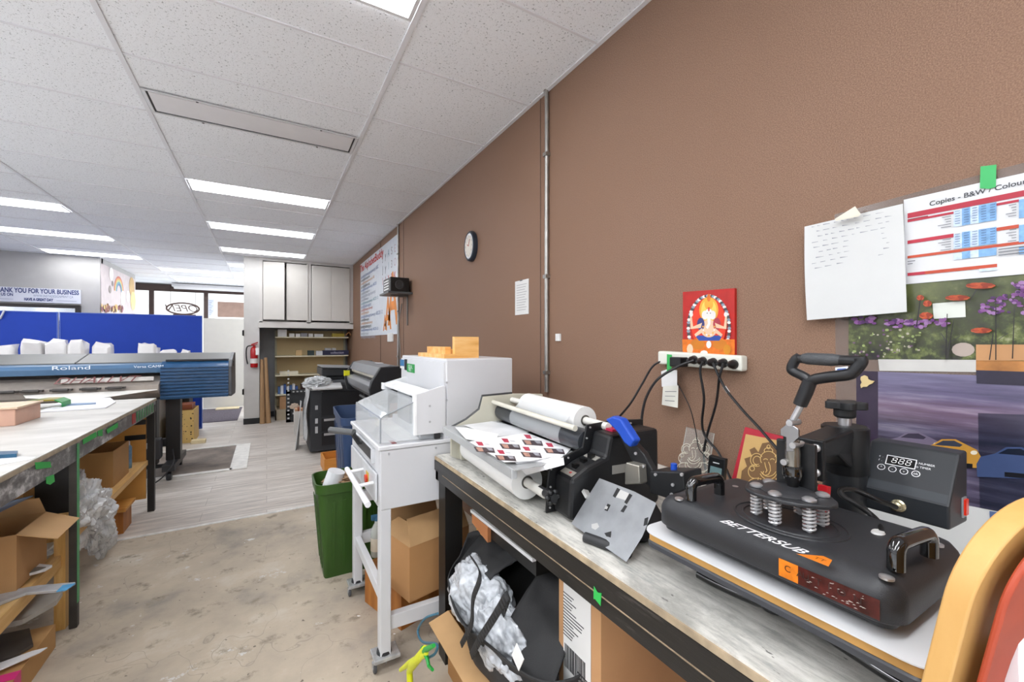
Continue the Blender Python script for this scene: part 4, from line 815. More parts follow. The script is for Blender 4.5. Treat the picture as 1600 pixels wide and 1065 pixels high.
B().box((.47, yn+.02, .9455), (.49, yn+.08, .9465)).build('caution_label', mat('8a3a3c', .4), t)
B().box((.50, yn+.05, .9455), (.69, 2.33, .9485)).build('paper_in_tray', mat('eceded', .4), t)
# levers and rails at the front
B().tube([(.335, 2.12, .775), (.335, 1.64, .765)], .0115, 12).build('guard_rail', mat('e4e5e8', .3), t)
for yy in (2.08, 1.86): B().tube([(.335, yy, .77), (.415, yy, .775)], .008, 8).build('rail_arm', mat('dcdde0', .3), t)
B().tube([(.27, 2.2, .955), (.36, 2.08, .955)], .0155, 12).build('lever_grip', mat('5a5b5c', .5), t); B().tube([(.355, 2.085, .95), (.385, 2.1, .90), (.42, 2.1, .9)], .012, 8).build('lever_arm', mat('2b2c2e', .4), t)
B().cyl((.415, 1.98, .76), (.39, 1.98, .76), .018, 14).build('knob_red', mat('c23a20', .35), t, label='red and yellow switch knob'); B().box((.4, 1.955, .735), (.414, 2.005, .79)).build('knob_plate', mat('c9a83a', .4), t)
for k, (x, y) in enumerate(((.415, yn), (.415, yf-.055), (1.0, yn), (1.0, yf-.055))):
    B().box((x, y, .055), (x+.045, y+.055, zb_)).build('leg', cwm, t, bevel=.003)
B().box((.42, yn+.055, .27), (.45, yf-.055, .32)).build('lower_brace', cwm, t, bevel=.002)
B().box((.46, yn+.01, .155), (1.0, yn+.045, .215)).build('lower_brace', cwm, t, bevel=.002)
B().box((.46, yf-.05, .27), (1.0, yf-.015, .33)).box((.46, yf-.05, .5), (1.0, yf-.015, .56)).build('lower_brace', cwm, t, bevel=.002)
foil = mat('b9babb', .25, .5, .25, 30)
for x, y in ((.437, yn+.027), (.437, yf-.027), (1.02, yn+.027), (1.02, yf-.027)):
    cp_ = B().box((x-.05, y-.045, .045), (x+.06, y+.045, .062)).build('caster_plate', foil, t, bevel=.004)
    B().lathe((x, y, .062), [(.032, 0), (.03, .012)], 18).build('rubber_foot', mat('26272a', .5), t)
    for dx, dy in ((-.045, -.02), (.045, .02), (-.02, .045)):
        B().lathe((x+dx-.006, y+dy, .02), [(.016, 0), (.02, .003), (.02, .011), (.016, .014)], 16, 'x').build('caster_wheel', mat('4c4d50', .4), cp_)
        B().box((x+dx-.009, y+dy-.008, .02), (x+dx+.01, y+dy+.008, .046)).build('caster_fork', foil, cp_)
# wooden corner jig on top
t = thing('wooden_jig', (.86, 2.12, 1.305), 'small light wooden corner jig lying on top of the white paper cutter', 'jig')
pn = M['grain']
B().box((.745, 1.97, 1.305), (.91, 2.3, 1.325)).build('base_board', pn, t); B().box((.80, 1.90, 1.325), (.93, 1.93, 1.41)).build('end_board', pn, t); B().box((.745, 1.9, 1.305), (.93, 1.97, 1.325)).build('base_strip', pn, t)
B().box((.77, 1.95, 1.325), (.80, 2.22, 1.36)).box((.80, 1.97, 1.325), (.86, 2.2, 1.347)).build('fence_block', pn, t)
# ================================================================ things under the cutter
t = carton('wooden_chest', .498, .918, 2.048, 2.384, 0, .205, 'brown wooden box with strong grain standing under the paper cutter', 'b87a3e', open_=False, rz=.32)
for o in [x for x in COL.objects if x.parent == t]: o.data.materials[0] = M['stain']; o.name = 'box_body'
kc = at(640, 942, 'z', .211); kc = Vector((kc.x+.17*.97-.14*.24, kc.y+.17*.24+.14*.97, 0))
c = carton('cardboard_box', kc.x-.17, kc.x+.17, kc.y-.14, kc.y+.14, .211, .46, 'cardboard box with raised flap standing on the wooden box under the cutter', 'b98a5a', flaps=(('y-', .12, -25), ('x-', .1, -70), ('y+', .2, 15)), rz=.24)
q = B().m(mat('7a5a38', .7)).tube(arc((.02, -.1405, .12), .026, 0, 360, 20, (1, 0, 0), (0, 0, 1)), .0013, 4)
for k in range(4): q.box((-.003+k*.013, -.1412, .105), (.0+k*.013, -.1402, .135), rotm(0, 30+k*20, 0))
q.build('printed_mark', None, c, local=True, label='small round printed emblem')
t = thing('spray_bottle', (.56, 2.44, 0), 'clear bottle with a blue trigger behind the cutter brace', 'bottle')
B().lathe((.53, 2.36, .206), [(.03, 0), (.034, .01), (.034, .12), (.03, .15), (.013, .18), (.013, .2)], 18).build('bottle_body', mat('c9cdc6', .15, 0, .1, alpha=.7), t); B().box((.50, 2.35, .405), (.545, 2.37, .43)).cyl((.53, 2.36, .40), (.53, 2.36, .42), .016, 14).build('trigger', mat('3a6a8a', .4), t); B().lathe((.53, 2.36, .24), [(.0346, 0), (.0346, .07)], 18).build('label_band', mat('cfc6b4', .5), t)
# hose sprayer
t = thing('hose_sprayer', (.50, 1.56, 0), 'yellow and green spray gun with blue hose hanging at bottom centre', 'sprayer')
def qq(u, v, x=.47): return at(u, v, 'x', x)
B().tube([qq(641, 1075), qq(640, 1048), qq(645, 1038), qq(660, 1020), qq(664, 1012)], [.012, .012, .016, .014, .009], 14).build('yellow_body', mat('d9df1e', .35), t)
B().tube([qq(626, 1046), qq(640, 1036), qq(662, 1022), qq(667, 1020)], [.007, .012, .012, .006], 12).build('nozzle', mat('dde32a', .35), t)
B().tube([qq(660, 1012), qq(664, 1018), qq(668, 1030), qq(670, 1040), qq(676, 1046)], [.008, .009, .006, .006, .005], 10).tube([qq(662, 1016), qq(674, 1010), qq(678, 1008)], [.01, .008, .006], 10).build('trigger', mat('1f9a3c', .35), t)
B().tube(bez([qq(668, 1028, .48), qq(680, 1020, .49), qq(682, 1006, .5), qq(660, 1002, .52), qq(653, 985, .53), qq(664, 966, .54), qq(684, 958, .56)], 8), .0045, 8).build('hose', mat('3c6a80', .4), t)
# ================================================================ work bench on the right
bx0, by1 = .655, 1.775
t = thing('bench', (1.03, .9, 0), 'long black bench with a worn white-grey top along brown wall', 'bench')
B().box((bx0, -.9, T-.016), (WX-.002, by1, T)).build('worktop', M['bench'], t)
B().box((bx0-.004, -.9, T-.018), (bx0+.0, by1, T-.004)).box((bx0, by1, T-.018), (WX-.002, by1+.004, T-.004)).build('worktop_edge', mat('a39178', .6, 0, .25, 30), t)
B().box((bx0, -.9, T-.105), (bx0+.025, by1-.002, T-.017)).box((bx0-.006, -.9, T-.062), (bx0, by1-.002, T-.019)).box((bx0, by1-.03, T-.105), (WX-.01, by1-.002, T-.017)).build('apron', M['blackb'], t)
B().box((bx0-.0075, -.9, T-.064), (bx0-.0055, by1-.1, T-.0615)).build('worn_edge_line', mat('8d7c66', .6, 0, .4, 30), t)
for y in (by1-.09, -.2): B().box((bx0+.01, y, 0), (bx0+.09, y+.075, T-.105)).build('leg', mat('161514', .4, 0, .1), t)
B().box((bx0+.012, by1-.0145, 0), (bx0+.02, by1-.009, T-.11)).build('metal_edge', mat('8d8e90', .4, .5), t)
B().box((1.3, by1-.1, 0), (1.38, by1-.03, T-.105)).build('leg', mat('161514', .4, 0, .1), t)
a = at(929, 915, 'x', bx0-.006); b_ = at(941, 947, 'x', bx0-.006)
q = B().prism([(bx0-.0075, a.y, a.z), (bx0-.0075, a.y-.012, a.z-.008), (bx0-.0075, b_.y, b_.z+.03), (bx0-.0075, b_.y+.003, b_.z), (bx0-.0075, a.y-.004, b_.z+.006), (bx0-.0075, a.y+.001, a.z-.03)], (-.001, 0, 0)).build('green_tape', gm, t, label='torn bit of green tape')
# ================================================================ under the bench
t = carton('shipping_carton', .735, 1.15, .80, .975, .30, .74, 'large brown shipping carton with white label under the bench', 'b98d63', open_=False)
q = B(); q.xf = Matrix.Translation((-.012, .002, -.01)) @ Matrix.Diagonal((1, .62, 1, 1)); q.m(mat('dcdcda', .45, 0, .04)).box((-.1975, -.085, .13), (-.1965, .10, .42)); rng = random.Random(4); q.m(mat('3a3a3c', .5))
for k in range(14):
    z = .385-k*.009; l_ = .05+.1*rng.random(); q.box((-.1983, .1-l_, z), (-.1976, .1, z+.0025))
yy = .09
while yy > -.05: w_ = .0015+rng.random()*.004; q.box((-.1983, yy-w_, .18), (-.1976, yy, .245)); yy -= w_+.0015+rng.random()*.003
for k in range(5): q.box((-.1983, -.09, .15+k*.012), (-.1976, .0, .154+k*.012))
q.build('shipping_label', None, t, local=True, label='white printed shipping label with bar code')
t = carton('corrugated_box', .66, .93, 1.06, 1.64, 0, .26, 'open cardboard box holding the black tote bag under bench', 'a97c4c', flaps=(('x-', .09, 100), ('y-', .12, 60)))
B().box((.655, 1.30, 0), (.6585, 1.345, .26)).build('black_strap', mat('1c1c1c', .6), t)
B().box((.72, .68, .0), (1.12, 1.0, .29)).build('lower_carton', mat('a8805a', .7, 0, .08), label='plain brown carton under the labelled shipping carton', cat='box')
t = thing('grey_poly_parcel', (.70, 1.0, .25), 'pale grey wrapped parcel with dark lines beside the tote', 'parcel')
B().box((.675, .86, .16), (.74, 1.1, .40), rotm(0, 12, 0)).build('parcel_body', mat('bfc0c4', .4, 0, .06), t, bevel=.01)
q = B().m(mat('4a4b52', .5))
for k in range(4): q.box((.672, .92+k*.02, .16), (.678, .924+k*.02, .40), rotm(0, 12, 0), (.7075, .98, .28))
q.build('dark_lines', None, t)
B().box((.66, .835, .2), (.72, .86, .43)).build('orange_box', mat('d9661c', .45, 0, .06), label='thin bright orange box edge under the labelled carton', cat='box')
t = thing('orange_black_box', (.78, .6, .3), 'orange and black printed box at the bottom under the bench', 'box')
B().box((.70, .5, .20), (1.05, .66, .36)).build('carton_body', mat('26201e', .4, 0, .1), t, bevel=.003); B().box((.698, .498, .335), (1.052, .662, .362)).build('orange_band', mat('b8401c', .4), t)
B().text('ZXXX', (.80, .496, .348), (1, 0, 0), (0, 0, 1), .03, .001, sx=1.3).build('lettering', mat('2a1a16', .5), t, kind='flat')
B().ball((.78, .45, .35), .07, 4, (1.3, 1, .6), .5, 3, 8, True).build('plastic_wrap', mat('c9b6a0', .2, 0, .2, alpha=.7, spec=1), label='crumpled clear wrap at the bottom under the bench', cat='wrap', kind='flat')
t = thing('light_box_frame', (.85, 1.42, .5), 'white edged black metal channel frame tucked under the bench', 'frame')
a, b_ = at(735, 800, 'x', .74), at(832, 878, 'x', .74)
for off, mt_ in ((Vector((0, 0, 0)), mat('e4e4e4', .4)), (Vector((.16, 0, -.03)), mat('c9cacc', .4))): B().prism([a+off, b_+off, b_+off+Vector((0, 0, .012)), a+off+Vector((0, 0, .012))], (.014, 0, 0)).build('edge_strip', mt_, t)
B().prism([a+Vector((.014, 0, -.05)), b_+Vector((.014, 0, -.05)), b_+Vector((.014, 0, .008)), a+Vector((.014, 0, .008))], (.14, 0, 0)).build('channel_body', mat('171615', .4), t)
B().prism([a+Vector((-.002, -.02, -.035)), a+Vector((-.002, -.16, -.06)), a+Vector((-.002, -.16, -.0)), a+Vector((-.002, -.02, .0))], (.015, 0, 0)).build('copper_face', mat('b9794c', .5), t)
box('wooden_board', (.80, 1.6, .02), (.83, 1.66, .68), M['pinez'], label='upright brown wooden board behind bench leg', cat='board')
box('orange_item', (.84, 1.52, .50), (.94, 1.62, .52), mat('d96a1e', .5), label='orange tray in the dark behind the bench leg', cat='tray')
# tote bag
t = thing('tote_bag', (.74, 1.36, .3), 'black fabric tote bag stuffed with crumpled clear plastic under the bench', 'bag')
tb = mat('2f2f30', .75, 0, .12, 10, bump=.5, bs=400); tb2 = mat('232324', .75, 0, .1, 10)
C0 = Vector((.755, 1.265, .36))
def tote(u, v):
    a = 2*PI*u; k = noise.noise(Vector((math.cos(a)*1.6, math.sin(a)*1.6, v*2.4)))*.03
    r = 1-.28*(1-v)**2
    x = C0.x+(.165*r+k)*math.cos(a); y = C0.y+(.375*r+k)*math.sin(a); z = .275+.24*v+.03*math.sin(a*2+1)*v+(.07 if math.cos(a) > 0 else -.0)*v
    if math.cos(a) < 0 and v > .5: z -= .07*(v-.5)*2*(-math.cos(a)); x -= .02*v
    return Vector((x, y, z))
q = B().grid(tote, 48, 12); bmesh.ops.remove_doubles(q.bm, verts=q.bm.verts, dist=.0005); q.build('bag_body', tb, t, solid=.004)
q = B().grid(lambda u, v: Vector((C0.x-.12+.24*v+.0, C0.y-.30+.60*u, .50+.10*math.sin(v*2.2)+.03*noise.noise(Vector((u*4, v*4, 2)))+.05*v)) if True else 0, 18, 12)
B().grid(lambda u, v: Vector((.63+.24*v, .90+.22*u+.10*v, .47+.14*v**.6+.02*noise.noise(Vector((u*4, v*4, 1)))-.08*(1-u)*(1-v))), 14, 10).build('folded_flap', tb, t, solid=.004)
B().grid(lambda u, v: Vector((.68+.17*v, 1.30+.32*u, .55+.05*v**.6+.02*noise.noise(Vector((u*4, v*4, 5)))-.12*u*u*(1-v))), 12, 10).build('folded_flap', tb, t, solid=.004)
q.bm.free()
B().ball((.685, 1.38, .44), .15, 6, (.62, 1.25, .82), .2, 2.2, 11).ball((.665, 1.18, .43), .12, 6, (.6, 1.25, .85), .22, 2.2, 15).build('clear_plastic', mat('b6babf', .12, 0, .3, 30, spec=1, bump=1.0, bs=26), t, kind='stuff', label='crumpled clear plastic film')
B().box((.615, 1.28, .46), (.63, 1.31, .5), rotm(20, 0, 30)).bm.free()
def strap(pts, wd): 
    P = bez(pts, 8); q = B(); n_ = Vector((.1, 1, .3)).normalized()*wd
    for i in range(len(P)-1): q.f([q.v(P[i]), q.v(P[i]+n_), q.v(P[i+1]+n_), q.v(P[i+1])], True)
    return q.build('handle_strap', tb2, t, solid=.003)
strap([(.68, 1.46, .56), at(752, 900, 'x', .56), at(741, 940, 'x', .545), at(738, 980, 'x', .545), at(722, 1012, 'x', .58)], .022)
strap([(.64, 1.13, .53), at(797, 935, 'x', .56), at(775, 970, 'x', .545), at(752, 1005, 'x', .545), at(738, 1030, 'x', .58)], .026)
B().box((-.001, -.022, -.03), (.001, .022, .03)).bm.free()
c = at(809, 1026, 'x', .565); q = B(); q.xf = Matrix.Translation(c) @ rotm(28, 0, 0); q.box((-.001, -.02, -.026), (.001, .02, .026)); q.build('care_label', mat('e6e6e4', .5), t, label='white care label')
# ================================================================ laminator
LX, LY, LR = .719, 1.0, R(-4.4)
t = thing('roll_laminator', (LX, LY, T), 'large roll laminator with white film rolls and black side housing on bench', 'laminator', LR)
H = -T
def Z_(z): return z-T
blk = mat('17181a', .38, 0, .08, 30, bump=.15, bs=500); beige = mat('c3c0b0', .45, 0, .04)
out = [(-.011, .884), (-.001, 1.025), (.06, 1.045), (.118, 1.064), (.133, 1.13), (.24, 1.137), (.36, 1.13), (.36, .884)]
def panel(o, y0, y1, name, mt, bev=.003): return B().prism([(x, y0, z-T) for x, z in o], (0, y1-y0, 0)).build(name, mt, t, bevel=bev, local=True)
panel(out, 0, .008, 'side_plate', blk)
inn = [(.012, .892), (.02, 1.0), (.075, 1.03), (.14, 1.05), (.155, 1.112), (.34, 1.118), (.345, .895), (.33, .886), (.03, .886)]
hs_ = panel(inn, -.085, 0, 'side_housing', blk, .01)
pp = [Vector(p) for p in ((.03, -.07, 1.0045-T), (.03, -.012, 1.0045-T), (.13, -.012, 1.0455-T), (.13, -.07, 1.0455-T))]
B().prism(pp, (-.0008, 0, .003)).build('control_plate', mat('9d9a92', .4, .3), hs_, local=True)
q = B().m(mat('121212', .3))
for k in range(3): a = .055+k*.028; q.box((a, -.052, .0+Z_(1.016+k*.0115)), (a+.014, -.032, Z_(1.032+k*.0115)))
q.m(mat('c23a3a', .4)).box((.036, -.055, Z_(1.008)), (.044, -.048, Z_(1.013)))
q.build('switches', None, hs_, local=True)
B().box((.16, -.0865, Z_(1.0)), (.24, -.085, Z_(1.025))).build('rating_plate', mat('a09e98', .4, .3), hs_, local=True)
q = B()
for x, z in ((-.004, .90), (-.002, .96), (.0, 1.012), (.06, 1.038), (.127, 1.09), (.14, 1.122), (.2, 1.125), (.3, 1.122)): q.cyl((x+.005, -.003, Z_(z)), (x+.005, 0, Z_(z)), .003, 8)
q.build('rivets', mat('c9c9c9', .3, .5), t, local=True)
B().box((.19, -.05, Z_(1.113)), (.235, -.01, Z_(1.12))).build('emergency_stop', mat('b8284a', .4), hs_, local=True, label='crimson stop strip')
B().tube([(-.02, -.035, Z_(.95)), (-.02, .02, Z_(.95))], .012, 12).build('tension_shaft', mat('2a2a2c', .35), t, local=True)
q = B()
for k in range(6): a = k*PI/3; q.ball((-.02+.016*math.cos(a), -.05, Z_(.95)+.016*math.sin(a)), .008, 2)
q.cyl((-.02, -.06, Z_(.95)), (-.02, -.036, Z_(.95)), .012, 16); q.build('star_knob', blk, t, local=True)
FY = .65
far = [(-.09, .90), (-.09, 1.02), (-.02, 1.05), (.04, 1.09), (.055, 1.145), (.2, 1.15), (.36, 1.14), (.36, .884), (-.06, .884)]
panel(far, FY, FY+.012, 'far_side_plate', beige)
q = B().tube([(x, FY+.006, z-T) for x, z in ((-.09, 1.02), (-.02, 1.05), (.04, 1.09), (.055, 1.147), (.2, 1.152))], .006, 6); q.build('far_plate_rim', mat('3a3b3c', .4), t, local=True)
panel([(.2, .884), (.2, 1.05), (.35, 1.05), (.35, .884)], .01, FY, 'rear_body', beige)
# feed tray
tr = mat('bdbfc0', .3, .4, .04)
B().prism([(-.115, -.005+.0, Z_(1.022)), (-.115, FY+.03, Z_(1.022)), (.13, FY+.0, Z_(1.03)), (.13, .01, Z_(1.03))], (0, 0, .004)).build('feed_tray', tr, t, bevel=.001, local=True)
B().box((-.118, .01, Z_(.995)), (-.1, FY+.03, Z_(1.023))).build('tray_lip', tr, t, bevel=.002, local=True)
B().box((-.05, FY-.02, Z_(.884)), (.02, FY, Z_(1.02))).build('tray_bracket', beige, t, local=True)
# rolls
wr = mat('e6e6e4', .35, 0, .02)
B().cyl((.2, .10, Z_(1.122)), (.2, .50, Z_(1.122)), .046, 36).build('upper_film_roll', wr, t, local=True)
B().tube([(.2, -.02, Z_(1.122)), (.2, FY+.01, Z_(1.122))], .0125, 14).build('upper_core_tube', mat('d9d7d0', .45), t, local=True)
B().cyl((.2, .099, Z_(1.122)), (.2, .098, Z_(1.122)), .018, 20).build('core_ring', mat('55534e', .5), t, local=True)
B().cyl((-.02, .10, Z_(.947)), (-.02, .58, Z_(.947)), .054, 36).build('lower_film_roll', wr, t, local=True)
B().tube([(-.02, -.01, Z_(.947)), (-.02, FY, Z_(.947))], .0145, 14).build('lower_core_tube', mat('cfcdc6', .45), t, local=True)
B().cyl((-.02, .099, Z_(.947)), (-.02, .098, Z_(.947)), .02, 20).build('core_ring', mat('55534e', .5), t, local=True)
B().cyl((.145, .012, Z_(1.075)), (.145, FY-.01, Z_(1.075)), .036, 32).build('heated_roller', mat('3a3d42', .3, .2, .05), t, local=True)
B().tube([(.105, .02, Z_(1.118)), (.105, FY, Z_(1.118))], .009, 10).build('idler_bar', mat('cfccbf', .4), t, local=True)
B().cyl((.15, .012, Z_(1.005)), (.15, FY-.01, Z_(1.005)), .03, 24).build('lower_roller', mat('17181a', .3), t, local=True)
# film web from idler over the heated roller
fm = mat('dfe3e6', .08, 0, 0, alpha=.38, spec=1)
W = [(.17, 1.155)]+[(.145+.038*math.cos(R(a)), 1.075+.038*math.sin(R(a))) for a in range(120, 236, 12)]
q = B().grid(lambda u, v: Vector((W[min(int(v*(len(W)-1)+.5), len(W)-1)][0]-.0, .12+.37*u, W[min(int(v*(len(W)-1)+.5), len(W)-1)][1]-T)), 4, len(W)-1)
q.build('clear_film_web', fm, t, local=True)
# printed sheets
def lam_at(u, v, z): p = at(u, v, 'z', z); return p
def sheet(name, pts, z, h, mt, **k): return B().prism([Vector((p.x, p.y, z)) for p in [at(u, v, 'z', z) for u, v in pts]], (0, 0, h)).build(name, mt, bevel=0, **k)
zz = 1.0365
sheet('paper_sheet', [(724, 664), (768, 658), (835, 672), (815, 678), (775, 682)], zz-.002, .0006, mat('dcdddf', .4), label='pale grey sheet lying at back of the laminator feed tray', cat='paper')
sheet('blank_sheet', [(711, 667), (730, 668), (780, 678), (770, 692), (728, 686)], zz-.001, .0006, mat('eceded', .4), label='blank white sheet at the far left of the laminator tray', cat='paper')
s = sheet('printed_sheet', [(822, 676), (892, 701), (884, 710), (830, 720), (788, 722), (733, 690), (770, 684)], zz, .0008, mat('eeeeef', .35, 0, .01), label='white sheet printed with six dark red cards on laminator tray', cat='paper')
q = B()
U = at(822, 676, 'z', zz)
ux = (at(860, 706, 'z', zz)-at(770, 690, 'z', zz)).normalized()
for (u, v) in ((757, 699), (797, 694), (832, 688), (790, 712), (830, 707), (866, 701)):
    def c4(du0, dv0, du1, dv1, m_, dz):
        q.m(m_); P = [at(u+a, v+b_, 'z', zz) for a, b_ in ((du0, dv0), (du1, dv0+(du1-du0)*.06), (du1+3, dv1+(du1-du0)*.06), (du0+5, dv1))]; q.f([q.v((p.x, p.y, zz+.001+dz)) for p in P])
    c4(-17, -1, 14, 7, mat('3b2f36', .4, 0, .2, 60), 0); c4(-14, 0, -4, 6, mat('b98a78', .4, 0, .3, 80), .0002); c4(2, 0, 11, 5, mat('9a9aa2', .4, 0, .3, 60), .0003); c4(-14, -9, -4, -3, mat('b52a48', .4, 0, .2, 90), .0001); c4(-3, -6, 6, -4, mat('c9c9cf', .4), .0001)
q.build('printed_cards', None, s, kind='flat')
q = B().grid(lambda u, v: (lambda a, b_: Vector((a.x*(1-v)+b_.x*v, a.y*(1-v)+b_.y*v, 1.036*(1-v)+b_.z*v)))(at(805+75*u, 722-12*u, 'z', 1.036), at(822+60*u, 742-16*u, 'x', .70)), 6, 4)
q.build('paper_sheet', mat('e4e4e6', .4), label='white sheet curling over the front of the laminator tray', cat='paper')
# ================================================================ stapler-like press with blue handle
t = thing('lever_punch', (.98, .82, T), 'black lever punch with bright blue grip between laminator and press', 'punch')
bk_ = mat('1d1e20', .4, 0, .06); bl = mat('1c49b0', .35, 0, .04)
hx = .86
g0, g1 = at(957, 660, 'x', hx), at(992, 684, 'x', hx)
gp = [at(u, v, 'x', hx) for u, v in ((945, 655), (956, 650), (969, 654), (991, 688), (984, 699), (975, 692), (965, 676))]
B().prism(gp, (.028, 0, 0)).build('blue_grip', bl, t, bevel=.005)
B().prism([at(u, v, 'x', hx+.03) for u, v in ((958, 664), (964, 660), (985, 686), (1005, 708), (1020, 735), (1018, 765), (1000, 745), (983, 712))], (.02, 0, 0)).build('lever_arm', bk_, t, bevel=.003)
B().prism([at(u, v, 'x', hx+.02) for u, v in ((1015, 735), (1068, 737), (1070, 765), (1040, 778), (1015, 770))], (.07, 0, 0)).build('head', bk_, t, bevel=.004)
q = B()
for u, v in ((994, 708), (1006, 728), (1025, 741), (1052, 757), (1066, 741), (1050, 772)): p = at(u, v, 'x', hx+.018); q.cyl(p, p+Vector((-.004, 0, 0)), .004, 10)
q.build('rivets', mat('c9c9cb', .3, .6), t)
p = at(1053, 730, 'x', hx+.05); B().cyl((p.x, p.y, p.z-.012), (p.x, p.y, p.z+.01), .008, 12).build('blue_knob', bl, t)
B().prism([at(u, v, 'x', hx+.0) for u, v in ((978, 722), (998, 727), (1000, 756), (976, 757), (976, 735))], (.03, 0, 0)).build('steel_block', mat('a8a49a', .3, .7, .1), t, bevel=.003)
B().prism([(hx+.01, at(1015, 770, 'x', hx).y, .9), (hx+.01, at(1082, 785, 'x', hx).y, .905), (hx+.01, at(1082, 785, 'x', hx).y, T+.002), (hx+.01, at(1015, 770, 'x', hx).y+.03, T+.002), (hx+.01, at(1010, 770, 'x', hx).y+.03, .945)], (.06, 0, 0)).build('base', bk_, t, bevel=.004)
a, b_ = at(914, 846, 'z', T), at(985, 872, 'z', T)
B().tube([(a.x, a.y, T+.012), (b_.x, b_.y, T+.012)], .0125, 12).build('foot_bar', mat('28292b', .5), t)
B().tube([((a.x+b_.x)/2+.02, (a.y+b_.y)/2, T+.014), (.95, .72, T+.02)], .014, 10).build('foot_bar', mat('1b1b1d', .5), t)
# tilted steel plate
p0 = at(893, 818, 'z', T+.012); p1 = at(980, 876, 'z', T+.012)
nrm = Vector((p1.y-p0.y, -(p1.x-p0.x), 0)).normalized(); nrm = -nrm if nrm.x < 0 else nrm
yv = p0.y-.005
p3 = at(937, 748, 'y', p0.y+.0); k_ = .9
# top edge: move back from the low edge
d3 = VF+VR*((935-CX)/FPX)+Vector((0, 0, -(748-CY)/FPX)); O3 = Vector((0, 0, CAMH))
def onplane(u, v, P, n): d = VF+VR*((u-CX)/FPX)+Vector((0, 0, -(v-CY)/FPX)); return O3+d*((P-O3).dot(n)/d.dot(n))
along = (p1-p0).normalized(); tilt = R(52); upv = Vector((0, 0, 1))*math.sin(tilt)+nrm*math.cos(tilt); pn_ = along.cross(upv).normalized()
pl = [onplane(u, v, p0, pn_) for u, v in ((893, 818), (979, 878), (1004, 838), (1026, 786), (992, 768), (937, 747), (915, 782))]
q = B().prism(pl, pn_*.0015 if pn_.dot(Vector((0, 0, 1))) > 0 else -pn_*.0015).build('steel_plate', mat('a3a6a9', .32, .75, .08, 30), t, bevel=.0006)
q = B(); dkm = mat('161617', .4); lt = mat('c9c9c6', .3, .5)
nn = pn_ if pn_.z > 0 else -pn_
def hole(ps, m_, dz): q = B(); q.m(m_); q.f([q.v(onplane(u, v, p0, pn_)+nn*(.0016+dz)) for u, v in ps]); q.build('plate_cutout' if m_ == dkm else 'bent_tab', None, t, kind='flat')
hole([(965, 762), (970, 765), (962, 778), (958, 775)], dkm, .0002); hole([(984, 771), (989, 774), (980, 788), (976, 785)], dkm, .0002); hole([(970, 765), (984, 771), (979, 782), (963, 777)], lt, .0001)
hole([(950, 787), (955, 789), (950, 799), (945, 797)], dkm, .0002); hole([(977, 789), (981, 791), (975, 801), (970, 799)], dkm, .0002); hole([(947, 790), (951, 792), (949, 796), (945, 795)], lt, .0004)
hole([(925, 819), (934, 817), (937, 823), (931, 828), (925, 825)], lt, .0002); hole([(945, 833), (956, 830), (955, 840), (948, 838)], dkm, .0002); hole([(1008, 810), (1014, 808), (1012, 820), (1006, 822)], dkm, .0002)
q.bm.free()
pm = onplane(960, 800, p0, pn_)
B().tube([pm-nn*.003, Vector((pm.x+.05, pm.y, T+.016))], .012, 8).build('plate_support', bk_, t)
pa = onplane(918, 772, p0, pn_); B().box(pa-Vector((.012, .012, .004)), pa+Vector((.006, .012, .006)), rotm(30, 20, 0)).build('plate_clip', lt, t)
# ================================================================ heat press
t = thing('heat_press', (.9, .42, T), 'black swing-arm heat press with lever handle and control box on the bench', 'heat press')
pb = mat('2a2b2e', .45, 0, .05, 6, bump=.12, bs=600); pbk = mat('161719', .4, 0, .05); glo = mat('0c0c0d', .06, 0, 0, spec=.8, coat=.6); chrome = mat('dcdcde', .25, .55, 0); zinc = mat('b8b8ba', .3, .8, .1, 30)
px0, px1, py0, py1 = .722, 1.0, .222, .622
UPP = B().rr(px0, px1, py0, py1, .035, [(1.0, .004), (1.003, 0), (1.034, 0), (1.044, .004), (1.054, .012), (1.060, .026), (1.062, .04)], 8).build('upper_platen', pb, t, ang=60)
B().rr(px0, px1, py0, py1, .03, [(.991, .012), (1.0, .01)], 6).build('heating_plate', pbk, t)
PT = 1.062
cen = Vector((.80, .425, PT)); SP = []
for u, v in ((1181.8, 803.5), (1210.9, 819.5), (1264.4, 830.8), (1285, 821.4), (1250, 803), (1202, 797)): SP.append(at(u, v, 'z', PT))
cen = sum(SP, Vector())/6
for rx_, ry_ in ((.072, .088), (.06, .074)):
    B().tube([(cen.x+rx_*math.cos(2*PI*i/48), cen.y+ry_*math.sin(2*PI*i/48), PT) for i in range(48)], .0022, 6, closed=True).build('embossed_ring', pb, UPP)
hz = 1.110
TOP = [Vector((p.x, p.y, hz)) for p in SP]
q = B()
for p in SP:
    n = 70; q.tube([(p.x+.0085*math.cos(2*PI*i/10), p.y+.0085*math.sin(2*PI*i/10), PT+.002+(hz-.004-PT)*i/n) for i in range(n+1)], .0021, 6)
t_sp = q
for p in SP:
    B().tube([(p.x+.0085*math.cos(2*PI*i/10), p.y+.0085*math.sin(2*PI*i/10), PT+.002+(hz-.004-PT)*i/70) for i in range(71)], .0021, 6).cyl((p.x, p.y, PT), (p.x, p.y, hz), .004, 8).build('spring', chrome, t)
    B().lathe((p.x, p.y, hz+.005), [(.011, 0), (.011, .003), (.007, .006), (.002, .007)], 14).build('spring_bolt', zinc, t)
q.bm.free()
q = B(); ring = []
for i in range(48):
    a = 2*PI*i/48; r_ = 1+.10*max(0, math.cos(3*(a-.5)))*1.0; ring.append(Vector((cen.x+.058*r_*math.cos(a), cen.y+.068*r_*math.sin(a), hz-.003)))
q.prism(ring, (0, 0, .007)).lathe((cen.x, cen.y, hz+.004), [(.045, 0), (.038, .005), (.02, .008)], 28).build('spring_plate', pb, t, bevel=.002)
